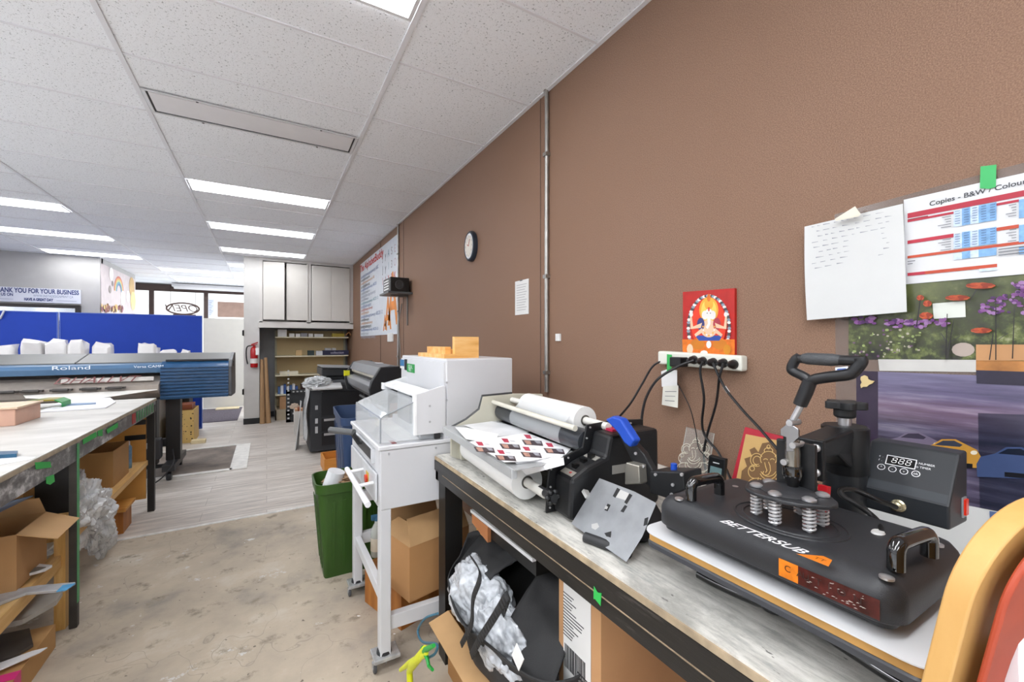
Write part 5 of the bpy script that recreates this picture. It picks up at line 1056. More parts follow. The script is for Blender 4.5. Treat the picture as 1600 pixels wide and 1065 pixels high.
sx, sy = cen.x+.012, cen.y-.002
lx_, ly_ = sx, sy
B().lathe((sx, sy, hz+.008), [(.008, 0), (.009, .006), (.014, .016), (.0165, .026), (.016, .038), (.013, .041)], 20).build('rubber_boot', glo, t)
B().cyl((sx, sy, hz), (sx, sy, hz+.02), .0075, 14).build('shaft', chrome, t)
B().lathe((sx, sy, hz+.045), [(.0115, 0), (.012, .03), (.011, .034), (.011, .05), (.008, .053)], 20).build('piston', mat('86827a', .2, .8, .1, 30), t)
def lp(u, v, dx=0): return at(u, v, 'x', sx+dx)
# linkage: two bent steel cheeks
for dx in (-.012, .01):
    B().prism([lp(u, v, dx) for u, v in ((1228, 705), (1228, 683), (1219, 680), (1219, 670), (1227, 664), (1229, 655), (1235, 655), (1238, 664), (1247, 670), (1248, 683), (1240, 690), (1240, 705))], (.003, 0, 0)).build('link_plate', mat('9c9c9e', .25, .85, .05), t, bevel=.001)
B().prism([lp(u, v, -.008) for u, v in ((1223, 672), (1243, 672), (1243, 690), (1223, 690))], (.016, 0, 0)).build('link_block', pbk, t, bevel=.002)
for u, v in ((1233, 661), (1238, 696), (1224, 722)): p = lp(u, v, -.016); B().cyl(p, p+Vector((.032, 0, 0)), .0055, 12).build('link_pin', zinc, t)
a, b_ = lp(1236, 662), lp(1254, 628); B().tube([a, b_], [.0075, .0075], 10, flat=.7).build('lever_rod', zinc, t)
# D handle
hm = mat('1a1b1e', .38, 0, .04)
def hp(u, v): return lp(u, v, .0)
q = B().tube([hp(1250, 632), hp(1259, 612), hp(1266, 594)], [.0125, .013, .0125], 12, flat=.85)
q.tube(bez([hp(1266, 596), hp(1256, 588), hp(1240, 580), hp(1237, 574), hp(1243, 562), hp(1249, 558)], 5), .0085, 12).tube(bez([hp(1262, 598), hp(1275, 592), hp(1300, 588), hp(1325, 585), hp(1335, 579), hp(1345, 566), hp(1343, 559)], 5), .0095, 12)
q.build('lever_handle', hm, t)
B().tube([hp(1248, 560), hp(1280, 562), hp(1345, 563)], [.0075, .0095, .008], 14).build('handle_grip', hm, t)
B().tube([hp(1254, 559.5), hp(1262, 560), hp(1300, 562), hp(1318, 562.5)], [.008, .0105, .0108, .008], 14).build('grip_sleeve', mat('3d3f42', .5, 0, .05, bump=.3, bs=400), t)
# bracket, arm and column
B().box((sx+.012, sy-.03, 1.118), (sx+.022, sy+.035, 1.2)).build('guide_block', pbk, t, bevel=.002)
kx, ky = 1.10, .43
B().box((.935, .40, 1.112), (.948, .462, 1.192)).box((.90, .42, 1.13), (.94, .455, 1.185)).build('clamp_plate', pbk, t, bevel=.003)
q = B()
for z in (1.128, 1.176):
    for yy in (.412, ): q.lathe((.935, yy, z), [(.008, 0), (.008, -.004), (.005, -.007)], 14, 'x')
q.build('clamp_bolt', chrome, t)
B().prism([(.945, ky-.02, 1.185), (1.06, ky-.028, 1.2), (1.12, ky-.028, 1.2), (1.12, ky-.028, 1.14), (1.06, ky-.028, 1.12), (1.02, ky-.022, 1.15), (.945, ky-.02, 1.152)], (0, .05, 0)).build('swing_arm', pbk, t, bevel=.005)
B().lathe((kx, ky, 1.10), [(.04, 0), (.042, .003), (.042, .098), (.038, .102)], 32).build('column_sleeve', pbk, t)
B().lathe((kx, ky, .99), [(.037, 0), (.039, .004), (.039, .11)], 32).build('column', mat('1e2023', .4, 0, .05), t)
B().cyl((kx, ky, T), (kx, ky, .99), .024, 20).box((.95, ky-.05, T), (1.16, ky+.05, T+.016)).build('column_foot', pbk, t)
B().cyl((kx, ky, 1.2), (kx, ky, 1.225), .012, 14).build('knob_bolt', zinc, t)
q = B(); ring = []
for i in range(60): a = 2*PI*i/60; r_ = .032+.007*math.cos(5*a); ring.append(Vector((kx+r_*math.cos(a), ky+r_*math.sin(a), 1.238)))
q.prism(ring, (0, 0, .016)).lathe((kx, ky, 1.218), [(.016, 0), (.02, .004), (.02, .02)], 20).build('pressure_knob', mat('1c1d1f', .5), t, bevel=.002)
p0_, p1_ = (.905, .405, 1.115), (.915, .385, 1.075)
B().box((.888, .375, 1.068), (.902, .39, 1.118), rotm(0, 8, 0)).build('red_stop', mat('c8202a', .35), t, label='small red plastic stop')
# control box
cb = mat('272a2e', .42, 0, .05); P = [(1.10, 1.034), (1.098, 1.078), (1.158, 1.168), (1.2, 1.17), (1.2, 1.03)]
bx = B().prism([(x, .268, z) for x, z in P], (0, .137, 0)).build('control_box', cb, t, bevel=.004)
B().box((1.12, .405, 1.10), (1.15, .41, 1.15)).box((1.10, .40, 1.12), (1.14, .425, 1.128)).build('box_bracket', pbk, t)
q = B(); e1 = Vector((1.098, .34, 1.078)); e2 = Vector((1.158, .34, 1.168)); up_ = (e2-e1).normalized(); rt_ = Vector((0, -1, 0)); n_ = rt_.cross(up_)
def fp(a, h): return e1+Vector((0, -a, 0))+up_*h+n_*.0005
wh = mat('e8e8ea', .4)
c = fp(-.008, .07); q.m(mat('0f0f11', .2)).f([q.v(c+rt_*a+up_*b_) for a, b_ in ((-.022, -.009), (.022, -.009), (.022, .009), (-.022, .009))])
def fr_(a0, a1, b0, b1): q.f([q.v(c+n_*.0003+rt_*a+up_*b_) for a, b_ in ((a0, b0), (a1, b0), (a1, b1), (a0, b1))])
q.m(wh); fr_(-.023, .023, .009, .0105); fr_(-.023, .023, -.0105, -.009); fr_(-.0235, -.022, -.0105, .0105); fr_(.022, .0235, -.0105, .0105)
q.text('888', c+n_*.0002, rt_, up_, .019, .0006, shear=.15, sx=1.15, off=-.0004)
for k in range(4):
    cc = c+rt_*(-.028+k*.018)-up_*.019; A = arc(cc+n_*.0003, .0066, 0, 360, 20, rt_, up_); C = arc(cc+n_*.0003, .0054, 0, 360, 20, rt_, up_)
    for i in range(20): q.f([q.v(x) for x in (A[i], A[i+1], C[i+1], C[i])])
    q.text('^-vOK'[k] if k < 3 else 'ok', cc, rt_, up_, .007, .0006)
q.text('c  .', c-rt_*.032+up_*.005, rt_, up_, .006, .0006).text('f  .', c-rt_*.032-up_*.004, rt_, up_, .006, .0006).text('o NUMBER', c+rt_*.036+up_*.004, rt_, up_, .006, .0006).text('o TIMER', c+rt_*.035-up_*.004, rt_, up_, .006, .0006)
q.build('display', None, bx, kind='flat', label='digital display with white buttons')
B().grid(lambda u, v: fp(-.062+.13*u, .004+.018*v)+n_*.0001, 1, 1).build('lower_band', mat('34383d', .4), t)
cp = at(1403, 790, 'x', 1.095); B().lathe((1.1, cp.y, cp.z), [(.011, 0), (.012, -.003), (.009, -.005), (.009, -.014), (.006, -.016)], 18, 'x').build('connector', mat('c9bfa0', .25, .8), bx)
B().box((1.165, .2655, 1.045), (1.185, .268, 1.083)).build('switch_frame', mat('8d8f92', .3), bx); B().box((1.168, .262, 1.05), (1.182, .266, 1.08)).build('power_switch', mat('d8301c', .25), bx, label='red rocker switch')
B().tube(bez([(1.085, cp.y, cp.z), at(1370, 780, 'x', 1.05), at(1335, 765, 'x', 1.03), at(1315, 765, 'x', 1.0), at(1318, 775, 'x', .99), at(1350, 795, 'x', .985), at(1372, 815, 'x', .97), at(1378, 832, 'z', PT)], 8), .0052, 10).build('heater_cable', mat('131314', .35), t)
pz = at(1372, 832, 'z', PT); B().lathe((pz.x, pz.y, PT), [(.013, 0), (.011, .003)], 14, sy=.7).build('cable_seal', mat('c9c9c6', .4), UPP)
# bolts and handles on the platen
for u, v in ((1037.5, 786.6), (1375.5, 914), (1471, 854), (1149, 762)): p = at(u, v, 'z', 1.058); B().lathe((min(max(p.x, px0+.02), px1-.02), min(max(p.y, py0+.02), py1-.02), 1.058), [(.0085, 0), (.0085, .003), (.005, .0045)], 16).build('platen_bolt', zinc, UPP)
for (u0, v0, u1, v1) in ((1400, 889, 1452, 868), (1080, 780, 1124, 771)):
    a = at(u0, v0, 'z', PT); b_ = at(u1, v1, 'z', PT); h = Vector((0, 0, .036))
    B().tube([a, a+h*.7]+bez([a+h*.72, a+h*.93+(b_-a)*.07, a+h+(b_-a)*.2, b_+h+(a-b_)*.2, b_+h*.93+(a-b_)*.07, b_+h*.72], 5)+[b_+h*.7, b_], .0105, 12).build('platen_handle', glo, UPP)
# lettering and warning labels
a = at(1133, 816, 'z', PT); b_ = at(1250, 857, 'z', PT); d_ = Vector((0, -1, 0)); c = (a+b_)/2
B().text('BETTERSUB', (c.x-.002, c.y, PT), d_, (1, 0, 0), .027, .0005, shear=.35, sx=.97, off=.0004).build('logo_lettering', mat('e6e6e8', .4), UPP, kind='flat')
c = at(1276, 872, 'z', PT); q = B().m(mat('dd7a18', .35, 0, .1)); q.f([q.v(Vector((c.x+a, c.y+b_, PT+.0004))) for a, b_ in ((-.012, .022), (-.012, -.02), (.014, -.014), (.016, -.002))]); q.m(mat('5a2c10', .4)).text('TT', (c.x, c.y-.004, PT), d_, (1, 0, 0), .012, .0006).build('warning_triangle', None, UPP, kind='flat', label='orange triangular warning sticker')
ya, yb_ = at(1217, 885, 'x', px0).y, at(1375, 955, 'x', px0).y; L_ = ya-yb_
q = B(); 
def strip(y0, y1, z0, z1, m_, d=.0004): q.m(m_); q.f([q.v(p) for p in ((px0-d, y0, z0), (px0-d, y1, z0), (px0-d, y1, z1), (px0-d, y0, z1))])
strip(ya, ya-L_*.22, 1.006, 1.034, mat('d0741c', .3, 0, .3, 60)); strip(ya-L_*.22, yb_, 1.006, 1.034, mat('471a18', .25, 0, .5, 60), .00045)
q.m(mat('2c1408', .4)).text('C  A', (px0-.0005, ya-.022, 1.022), d_, (0, 0, 1), .014, .0004).m(mat('2a1210', .4)).text('U  T  I  O  N', (px0-.0005, ya-L_*.56, 1.022), d_, (0, 0, 1), .014, .0005)
q.m(mat('c9c2bc', .3))
rng = random.Random(6)
for k in range(26): yy = ya-L_*(.3+.68*rng.random()); zz_ = 1.008+.022*rng.random(); q.f([q.v(p) for p in ((px0-.0012, yy, zz_), (px0-.0012, yy-.002-.004*rng.random(), zz_+.0008), (px0-.0012, yy-.002, zz_+.0014))])
q.build('caution_label', None, UPP, kind='flat', label='orange to dark red worn warning label')
# lower platen stack
lx0, lx1, ly0, ly1 = .712, 1.03, .19, .64
B().rr(lx0-.004, lx1, ly0-.015, ly1+.012, .04, [(.9755, 0), (.9775, 0)], 8).build('white_pad', mat('cfd0d2', .4, 0, .03), t)
B().rr(lx0+.004, lx1-.004, ly0+.004, ly1-.004, .012, [(.9715, 0), (.9754, 0)], 5).build('red_pad', mat('8d3020', .55, 0, .1), t)
B().rr(lx0+.004, lx1-.004, ly0+.004, ly1-.004, .012, [(.959, 0), (.9714, 0)], 5).build('tan_pad', mat('bd9050', .6, 0, .12, 20), t)
B().rr(lx0, lx1, ly0, ly1, .02, [(.944, .008), (.947, 0), (.956, 0), (.9589, .003)], 6).build('lower_platen', mat('3b3d42', .42, 0, .05), t)
for xx in (.80, .98):
    B().tube(bez([(xx, ly1-.07, T+.012), (xx, ly1-.11, T+.012), (xx, .46, T+.018), (xx, .38, T+.032), (xx, .32, T+.022), (xx, .25, T+.012), (xx, ly0+.01, T+.012)], 6), .012, 12, flat=.9).build('base_rail', glo, t)
    B().cyl((xx, .42, T+.02), (xx, .42, .945), .02, 16).build('base_post', pbk, t)
B().box((.79, .38, T+.025), (1.1, .46, T+.04)).build('base_crossbar', pbk, t, bevel=.003)
# ================================================================ boards in the right foreground
def lean(name, x, y, rz, th, L_, H_, rad, mt, label, cat, tilt=10, z0=T):
    t = thing(name, (x, y, z0), label, cat, R(rz)); q = B(); q.xf = rotm(tilt, 0, 0)
    pts = [(0, 0), (L_, 0), (L_, H_)]+[(rad-rad*math.sin(a), H_-rad+rad*math.cos(a)) for a in [i*PI/2/14 for i in range(15)]]
    q.prism([(a, 0, b_+.001) for a, b_ in pts], (0, -th, 0)); q.build('board_panel', mt, t, local=True, bevel=.002, ang=50); return t
lean('wooden_board', .60, .192, -14, .021, .26, .35, .10, M['birch'], 'thick pale wooden board with rounded corner, right foreground', 'board')
lean('red_board', .605, .158, -14, .006, .26, .335, .08, mat('a8452c', .5, 0, .12, 20), 'thin rust-red board right behind the pale wooden one, right foreground', 'board')
B().lathe((0, 0, 0), [(.001, 0), (.13, .002), (.145, .006), (.15, .02), (.146, .022), (.13, .012), (.001, .01)], 48).build('white_plate', mat('e4e5e8', .2, 0, .01, coat=.4), label='white rounded plate edge at the right border of the photo', cat='plate', origin=(0, 0, 0))
pl_ = [o for o in COL.objects if o.name == 'white_plate'][0]; pl_.rotation_euler = (R(82), 0, R(-14)); pl_.location = (.768, .085, T+.155)
# ================================================================ things on the wall above the press
def W(u, v, off=.001): return at(u, v, 'x', WX-off)
class Flat:
    def __init__(s, off): s.q = B(); s.o = off; s.n = 0
    def p(s, pts, m_):
        s.n += 1; s.q.m(m_); s.q.f([s.q.v(at(u, v, 'x', WX-s.o-.00006*s.n)) for u, v in pts]); return s
    def r(s, u0, v0, u1, v1, m_, k0=0, k1=0): return s.p([(u0, v0), (u1, v0+k0), (u1, v1+k1), (u0, v1)], m_)
    def e(s, u, v, ru, rv, m_, n=14, a=0, wob=0):
        return s.p([(u+ru*math.cos(2*PI*i/n+a)*(1+wob*((i*7) % 3-1)), v+rv*math.sin(2*PI*i/n+a)*(1+wob*((i*5) % 3-1))) for i in range(n)], m_)
def persp(u, a0, a1, ua, ub):     # v of a straight line through (ua,a0) and (ub,a1)
    return a0+(a1-a0)*(u-ua)/(ub-ua)
ue = 1680

def f_flower(N, L, p):
    sx_ = N.new('ShaderNodeSeparateXYZ'); L.new(p, sx_.inputs[0]); n = nz(N, L, p, 22, 6, None, .65); h = thr(N, L, sx_.outputs[2], 1.34, 1.55)
    lo = ramp(N, L, n, [(.35, '221c22'), (.5, '343a24'), (.6, '6c7642'), (.7, 'aeb084')]); hi = ramp(N, L, nz(N, L, p, 6, 3), [(.35, '3f452c'), (.6, '626842')])
    return mixc(N, L, h, lo, hi), None, None
def f_sky(N, L, p):
    sx_ = N.new('ShaderNodeSeparateXYZ'); L.new(p, sx_.inputs[0]); h = thr(N, L, sx_.outputs[2], 1.17, 1.34)
    g = ramp(N, L, h, [(0, '2c2632'), (.12, '5c444c'), (.3, '7a5c6a'), (.5, '5a5270'), (.8, '7a7694'), (1, '6c6884')]); n = nz(N, L, p, 9, 6, (1, .5, 6), .6)
    return mixc(N, L, .5, g, ramp(N, L, n, [(.3, '2a2436'), (.55, '6f6884'), (.7, 'a39bb0')])), None, None
fl_m = nodemat(f_flower, .25, .5); sk_m = nodemat(f_sky, .22, .5)
t = thing('clear_backing_sheet', W(1400, 700), 'large clear plastic sheet taped on brown wall behind the posters', 'plastic sheet')
B().prism([W(1304, 335, .002), W(ue, 232, .002), W(ue, 1005, .002), W(1307, 790, .002)], (.0012, 0, 0)).build('film', mat('8f8078', .15, 0, 0, alpha=.35, spec=.6), t)
t = thing('flower_poster', W(1450, 560), 'glossy poster of purple and orange flowers in a green garden', 'poster')
f = Flat(.003); f.p([(1326, 440), (ue, 425), (ue, 566), (1326, 561)], fl_m); f.q.build('sheet', None, t, kind='flat')
f = Flat(.0045); rng = random.Random(12); pur = [mat(c, .4) for c in ('63346f', '82508a', '4a285a', '96709f')]; orn = [mat(c, .4) for c in ('b04626', 'b8552e', '8c331e')]; gn = mat('3c4420', .5); dkk = mat('1e1a1c', .5); sand = mat('b98a5e', .5)
f.r(1525, 538, ue, 563, sand); f.e(1505, 546, 18, 11, mat('a89a90', .5))
for (u, v, ru, rv, col) in ((1560, 470, 26, 9, 0), (1585, 462, 22, 8, 0), (1548, 485, 18, 6, 0), (1600, 480, 26, 12, 0), (1440, 505, 24, 6, 0), (1405, 505, 22, 6, 0), (1350, 500, 16, 5, 0), (1590, 445, 14, 5, 0), (1620, 450, 30, 12, 0), (1460, 503, 20, 5, 0)):
    for k in range(16): f.e(u+(rng.random()-.5)*2*ru, v+(rng.random()-.5)*2*rv, 2.5+rng.random()*4, 1.5+rng.random()*2, rng.choice(pur), 7)
for (u, v, ru, rv) in ((1532, 446, 24, 4.5), (1496, 465, 20, 4), (1533, 516, 17, 4), (1447, 493, 11, 5), (1449, 474, 7, 4.5), (1438, 465, 6, 4)):
    for k in range(9): a = k*2*PI/9; f.e(u+ru*.55*math.cos(a), v+rv*.55*math.sin(a), ru*.45, rv*.6, orn[k % 3], 8)
for (u0, v0, u1, v1) in ((1438, 468, 1432, 510), (1526, 452, 1515, 470), (1480, 490, 1478, 560), (1490, 500, 1480, 560), (1552, 520, 1546, 562), (1556, 470, 1556, 562), (1500, 525, 1484, 535), (1560, 530, 1575, 520), (1470, 520, 1480, 535), (1585, 480, 1582, 560)): f.p([(u0-.7, v0), (u0+.7, v0), (u1+1, v1), (u1-1, v1)], dkk)
for k in range(60): f.e(1330+rng.random()*110, 515+rng.random()*42, 1+rng.random()*2.4, .8+rng.random()*1.6, rng.choice([mat('a8a08c', .5), mat('6f7a48', .5), mat('5c3a5c', .5), mat('8a9a5a', .5)]), 6)
f.q.build('flowers', None, t, kind='flat', label='orange daisies and purple blossom clusters')
t = thing('car_poster', W(1450, 800), 'glossy poster of sports cars under a purple dusk sky', 'poster')
f = Flat(.0025); f.p([(1338, 579), (ue, 592), (ue, 822), (1345, 757)], sk_m); f.r(1338, 579, 1372, 757, mat('2f2438', .25, 0, .2, 12), 1, 6); f.q.build('sheet', None, t, kind='flat')
f = Flat(.0035); f.p([(1372, 561), (1525, 562), (1525, 581), (1374, 579)], mat('c4c2be', .4)); f.p([(1525, 562), (ue, 566), (ue, 583), (1525, 578)], mat('a8713c', .4, 0, .3, 30)); f.p([(1525, 578), (ue, 583), (ue, 606), (1526, 599)], mat('2c2838', .4, 0, .2, 20)); f.p([(1528, 645), (ue, 650), (ue, 822), (1531, 793)], mat('2a3044', .2, 0, .4, 8, alpha=.55))
f.q.build('overlapping_strips', None, t, kind='flat')
f = Flat(.005)
cars = ((1425, 686, 1.0, ('6e6478', '3a3444')), (1480, 698, 1.1, ('b8883a', '3a3e4c')), (1582, 712, 1.25, ('3d4c70', '181e2c')))
for u, v, s_, (c1, c2) in cars:
    f.p([(u-45*s_, v+10*s_), (u-40*s_, v+1*s_), (u-22*s_, v-3*s_), (u-8*s_, v-11*s_), (u+12*s_, v-11*s_), (u+26*s_, v-4*s_), (u+42*s_, v+4*s_), (u+48*s_, v+14*s_), (u+46*s_, v+30*s_), (u-44*s_, v+26*s_)], mat(c1, .25))
    f.p([(u-18*s_, v-3*s_), (u-6*s_, v-9*s_), (u+10*s_, v-9*s_), (u+22*s_, v-3*s_), (u+18*s_, v+0*s_)], mat(c2, .2)); f.e(u+38*s_, v+8*s_, 5*s_, 3*s_, mat('d9d2c0', .3)); f.p([(u-10*s_, v+20*s_), (u+36*s_, v+24*s_), (u+36*s_, v+30*s_), (u-10*s_, v+26*s_)], mat('15161c', .3))
f.q.build('cars', None, t, kind='flat', label='grey, yellow and blue car shapes')
# price sheet
t = thing('price_sheet', W(1500, 435), 'white copy price list headed Copies - B&W / Colour with green tape', 'sheet')
f = Flat(.006); vt = lambda u: persp(u, 312, 270, 1412, 1600); vb = lambda u: persp(u, 444, 428, 1414, 1600)
f.p([(1412, 312), (ue, vt(ue)), (ue, vb(ue)), (1414, 444)], mat('d3d4d6', .4, 0, .01)); f.q.build('sheet', None, t, kind='flat')
f = Flat(.007); red = mat('b0283c', .4); orr = mat('b9482c', .4); bl1 = mat('7aa6d2', .4, 0, .2, 90); bl2 = mat('c3d4e8', .4, 0, .2, 90); txm = mat('6c6e74', .5)
def row(u, k): return vt(u)+(vb(u)-vt(u))*k
def bar(u0, u1, k0, k1, m_): f.p([(u0, row(u0, k0)), (u1, row(u1, k0)), (u1, row(u1, k1)), (u0, row(u0, k1))], m_)
bar(1418, ue, .17, .20+.03, red); bar(1418, 1450, .24, .27, mat('7a1c2c', .4)); bar(1418, 1490, .25, .275, red); bar(1557, 1592, .25, .275, red); bar(1418, 1490, .49, .53, red); bar(1557, 1592, .50, .535, orr); bar(1418, ue, .67, .70, orr); bar(1418, 1558, .87, .905, orr); bar(1418, 1445, .87, .905, red)
for k0, k1 in ((.235, .42), (.49, .66), (.70, .78)):
    bar(1490, 1503, k0+.01, k1, bl2); bar(1503, 1516, k0, k1, bl1); bar(1516, 1529, k0, k1, bl2); bar(1529, 1557, k0, k1, bl1); bar(1592, ue, k0+.02, k1+.02, bl1)
bar(1530, 1557, .905, .935, bl2)
rng = random.Random(9)
for k in range(5):
    for b0 in (.29, .54):
        l_ = 8+rng.random()*14; bar(1486-l_, 1486, b0+k*.028, b0+.007+k*.028, txm); bar(1588-l_*.8, 1588, b0+k*.028, b0+.007+k*.028, txm)
for k in range(3): bar(1560, 1640, .72+k*.03, .73+k*.03, txm)
for k in range(6):
    for b0 in (.25, .50):
        for uu in (1491, 1505, 1518, 1532, 1546): bar(uu+1, uu+9, b0+k*.027, b0+.006+k*.027, mat('4a5f84', .5))
bar(1418, 1430, .73, .74, txm); bar(1418, 1426, .76, .77, txm)
f.q.build('table_rows', None, t, kind='flat', label='red bars and blue price columns')
o1 = W(1452, row(1452, .115), .0068); d1 = Vector((0, -1, .0)); 
dd = (W(1600, row(1600, .10), .007)-W(1420, row(1420, .135), .007)).normalized()
B().text('Copies - B&W / Colour - Paper', o1, dd, (0, 0, 1), .0155, .0004, align='LEFT', sx=1.0, off=.0002).build('heading', mat('3a3c42', .4), t, kind='flat')
f = Flat(.009); f.p([(1532, 260), (1557, 257), (1556, 292), (1546, 295), (1531, 294)], mat('3cae62', .45, 0, .06)); f.q.build('green_tape', None, t, kind='flat', label='strip of green tape at the top')
# handwritten note, curling off the wall
t = thing('handwritten_note', W(1330, 500), 'white handwritten note taped on the wall at the left of price sheet', 'note')
c4 = [W(1257, 354, .012), W(1411, 318, .012), W(1417, 487, .03), W(1261, 500, .03)]
B().grid(lambda u, v: (c4[0]*(1-u)+c4[1]*u)*(1-v)+(c4[3]*(1-u)+c4[2]*u)*v+Vector((-.006*math.sin(PI*v)*(1-u), 0, 0)), 6, 10).build('sheet', mat('cbcccb', .5, 0, .02), t)
f = Flat(.0325); pc = mat('8d9098', .6); rng = random.Random(31)
for k in range(11):
    v0 = 356+k*8.2; u0 = 1268+rng.random()*12
    for j in range(9):
        u1 = u0+4+rng.random()*9
        if u1 > 1395 or (k > 3 and 1320 < u0 < 1370): u0 = u1+6; continue
        sl = -.21; a_ = v0+(u0-1262)*sl; b_2 = v0+(u1-1262)*sl; f.p([(u0, a_-.5-rng.random()), (u1, b_2-.5+rng.random()), (u1, b_2+.4), (u0, a_+.4)], pc); u0 = u1+3+rng.random()*6
    if k > 7: break
f.q.bm.transform(Matrix.Translation((0, 0, 0))); f.q.build('handwriting', None, t, kind='flat', label='faint grey handwriting')
f = Flat(.034); f.p([(1304, 342), (1336, 322), (1345, 334), (1342, 338), (1306, 345)], mat('d9d3c3', .5, 0, .05)); f.q.build('masking_tape', None, t, kind='flat', label='cream masking tape')
f = Flat(.006); f.p([(1457, 474), (1508, 470), (1509, 495), (1459, 498)], mat('d3d8cf', .5, 0, .02)); f.q.build('small_note', None, label='small pale note stuck on flower poster', cat='note', kind='flat')
f = Flat(.006); g_ = [(1346, 588), (1351, 586), (1356, 588), (1357, 592), (1361, 594), (1367, 595), (1363, 599), (1358, 601), (1355, 604), (1349, 604), (1346, 606), (1345, 601), (1347, 597), (1345, 592)]
B().prism([W(u, v, .006) for u, v in g_], (-.003, 0, 0)).build('ghost_cutout', mat('d3bc88', .6), label='small tan ghost-shaped wooden cut-out on the car poster', cat='ornament')
f.q.bm.free()
f = Flat(.003); f.p([(1305, 574), (1325, 572), (1325, 582), (1305, 583)], mat('dfe4ee', .4)); f.p([(1308, 576), (1322, 575), (1322, 579), (1308, 580)], mat('3a5aa8', .4)); f.q.build('small_sticker', None, label='little white and blue sticker on wall behind lever handle', cat='sticker', kind='flat')
# picture of a seated figure on red ground
t = thing('framed_print', W(1107, 563), 'small bright red print of a seated elephant-headed figure on the wall', 'picture')
a, b_ = W(1067, 456, .012), W(1148, 450, .012); c, d = W(1148, 556, .012), W(1067, 556, .012)
B().prism([a, b_, c, d], (.0115, 0, 0)).build('canvas', mat('b3201a', .35, 0, .12, 30), t)
f = Flat(.0125); gold = mat('e8a83a', .35); yel = mat('f0d060', .35); ski = mat('e8c0a0', .4); org = mat('d8701c', .35, 0, .2, 60); wht = mat('e8e4e0', .4); blu = mat('2c4a9c', .35); rd = mat('d83a20', .35, 0, .1, 20); gg = mat('8a9aa8', .4)
N_ = 44
for i in range(N_):
    a_ = PI*(-.12)+PI*1.24*i/(N_-1); f.e(1107.5-32*math.cos(a_), 512-50*math.sin(a_), 3.0, 2.4, (gg, wht, mat('4a4c50', .4))[i % 3], 7)
f.e(1107.5, 508, 27, 44, rd, 30); f.e(1107.5, 484, 15, 20, gold, 24); f.e(1107.5, 485, 12, 17, yel, 24); f.e(1107.5, 474, 7, 10, gold, 16); f.e(1107.5, 465, 3, 6, org, 12)
f.p([(1066, 530), (1148, 530), (1148, 556), (1067, 556)], org)
f.e(1107.5, 536, 26, 13, org, 20); f.e(1090, 538, 11, 8, mat('c9781c', .4), 14); f.e(1125, 538, 11, 8, mat('c9781c', .4), 14)
f.p([(1086, 524), (1129, 524), (1124, 532), (1092, 532)], blu)
f.e(1107.5, 513, 13, 14, ski, 18); f.e(1095, 506, 6, 10, mat('3a3f7a', .4), 12); f.e(1120, 506, 6, 10, mat('b03a4a', .4), 12)
for s_ in (-1, 1):
    f.p([(1107+s_*10, 504), (1107+s_*24, 510), (1107+s_*26, 494), (1107+s_*29, 494), (1107+s_*28, 514), (1107+s_*12, 512)], ski); f.e(1107+s_*27, 491, 3, 4, wht, 8); f.p([(1107+s_*10, 512), (1107+s_*22, 522), (1107+s_*20, 526), (1107+s_*8, 518)], ski)
f.e(1101.5, 492, 5, 7, wht, 12); f.e(1113.5, 492, 5, 7, wht, 12); f.e(1107.5, 490, 6, 8, wht, 14); f.p([(1104.5, 494), (1110.5, 494), (1110, 506), (1106, 514), (1103, 511), (1106, 505)], wht)
f.e(1105, 489, .9, .8, dkk, 6); f.e(1110, 489, .9, .8, dkk, 6); f.p([(1106, 480), (1109, 480), (1108.5, 486), (1106.5, 486)], rd)
for k in range(9): a_ = PI*k/8; f.e(1107.5-9*math.cos(a_), 510+14*math.sin(a_), 1.4, 1.4, (gold, wht)[k % 2], 6)
f.e(1107.5, 538, 4, 6, wht, 10); f.e(1078, 545, 5, 8, ski, 10); f.e(1100, 551, 6, 4, wht, 8); f.e(1136, 546, 6, 8, mat('c9841c', .4), 10)
f.q.build('painted_figure', None, t, kind='flat', label='seated figure with gold halo and bead arch')
# power strip
t = thing('power_strip', W(1103, 580), 'white multi-socket power strip mounted on brown wall', 'power strip')
ya, yb_ = W(1037, 560).y, W(1169, 568).y; z0, z1 = 1.289, 1.342
B().prism([(WX-.001, ya, z0+.006), (WX-.001, ya, z1+.006), (WX-.001, yb_, z1-.004), (WX-.001, yb_, z0-.004)], (-.038, 0, 0)).build('housing', mat('dcdcd2', .35, 0, .02), t, bevel=.008, seg=3)
q = B()
for u, v in ((1084, 562), (1098, 564), (1114, 566), (1130, 567), (1146, 569)):
    p = at(u, v, 'x', WX-.041); q.lathe((WX-.039, p.y, p.z), [(.0165, 0), (.0165, -.001)], 20, 'x')
q.build('socket', mat('2a2a2a', .5), t)
plugs = []
for k, (u, v) in enumerate(((1084, 562), (1098, 564), (1114, 566), (1130, 567), (1146, 569))):
    p = at(u, v, 'x', WX-.045); B().lathe((WX-.0405, p.y, p.z), [(.014, 0), (.015, -.004), (.013, -.02), (.007, -.026), (.005, -.04)], 16, 'x').build('black_plug', mat('18181a', .4), label=('leftmost', 'second', 'middle', 'fourth', 'rightmost')[k]+' round black plug in the power strip', cat='plug', group='plugs in the power strip')
p = at(1064, 565, 'x', WX-.05); B().box((WX-.085, p.y-.025, p.z-.018), (WX-.0405, p.y+.025, p.z+.018)).build('power_adapter', mat('161617', .4), label='square black adapter at the left end of power strip', cat='adapter', bevel=.004)
cm = mat('17171a', .4)
def cable(name, pts, r, label, m_=cm): return B().tube(bez([at(u, v, 'x', x) for u, v, x in pts], 8), r, 8).build(name, m_, label=label, cat='cable')
cable('power_cable', [(1038, 562, WX-.03), (1020, 572, 1.36), (1003, 600, 1.3), (985, 630, 1.24), (964, 655, 1.15)], .0042, 'black cable leaving the left end of the power strip')
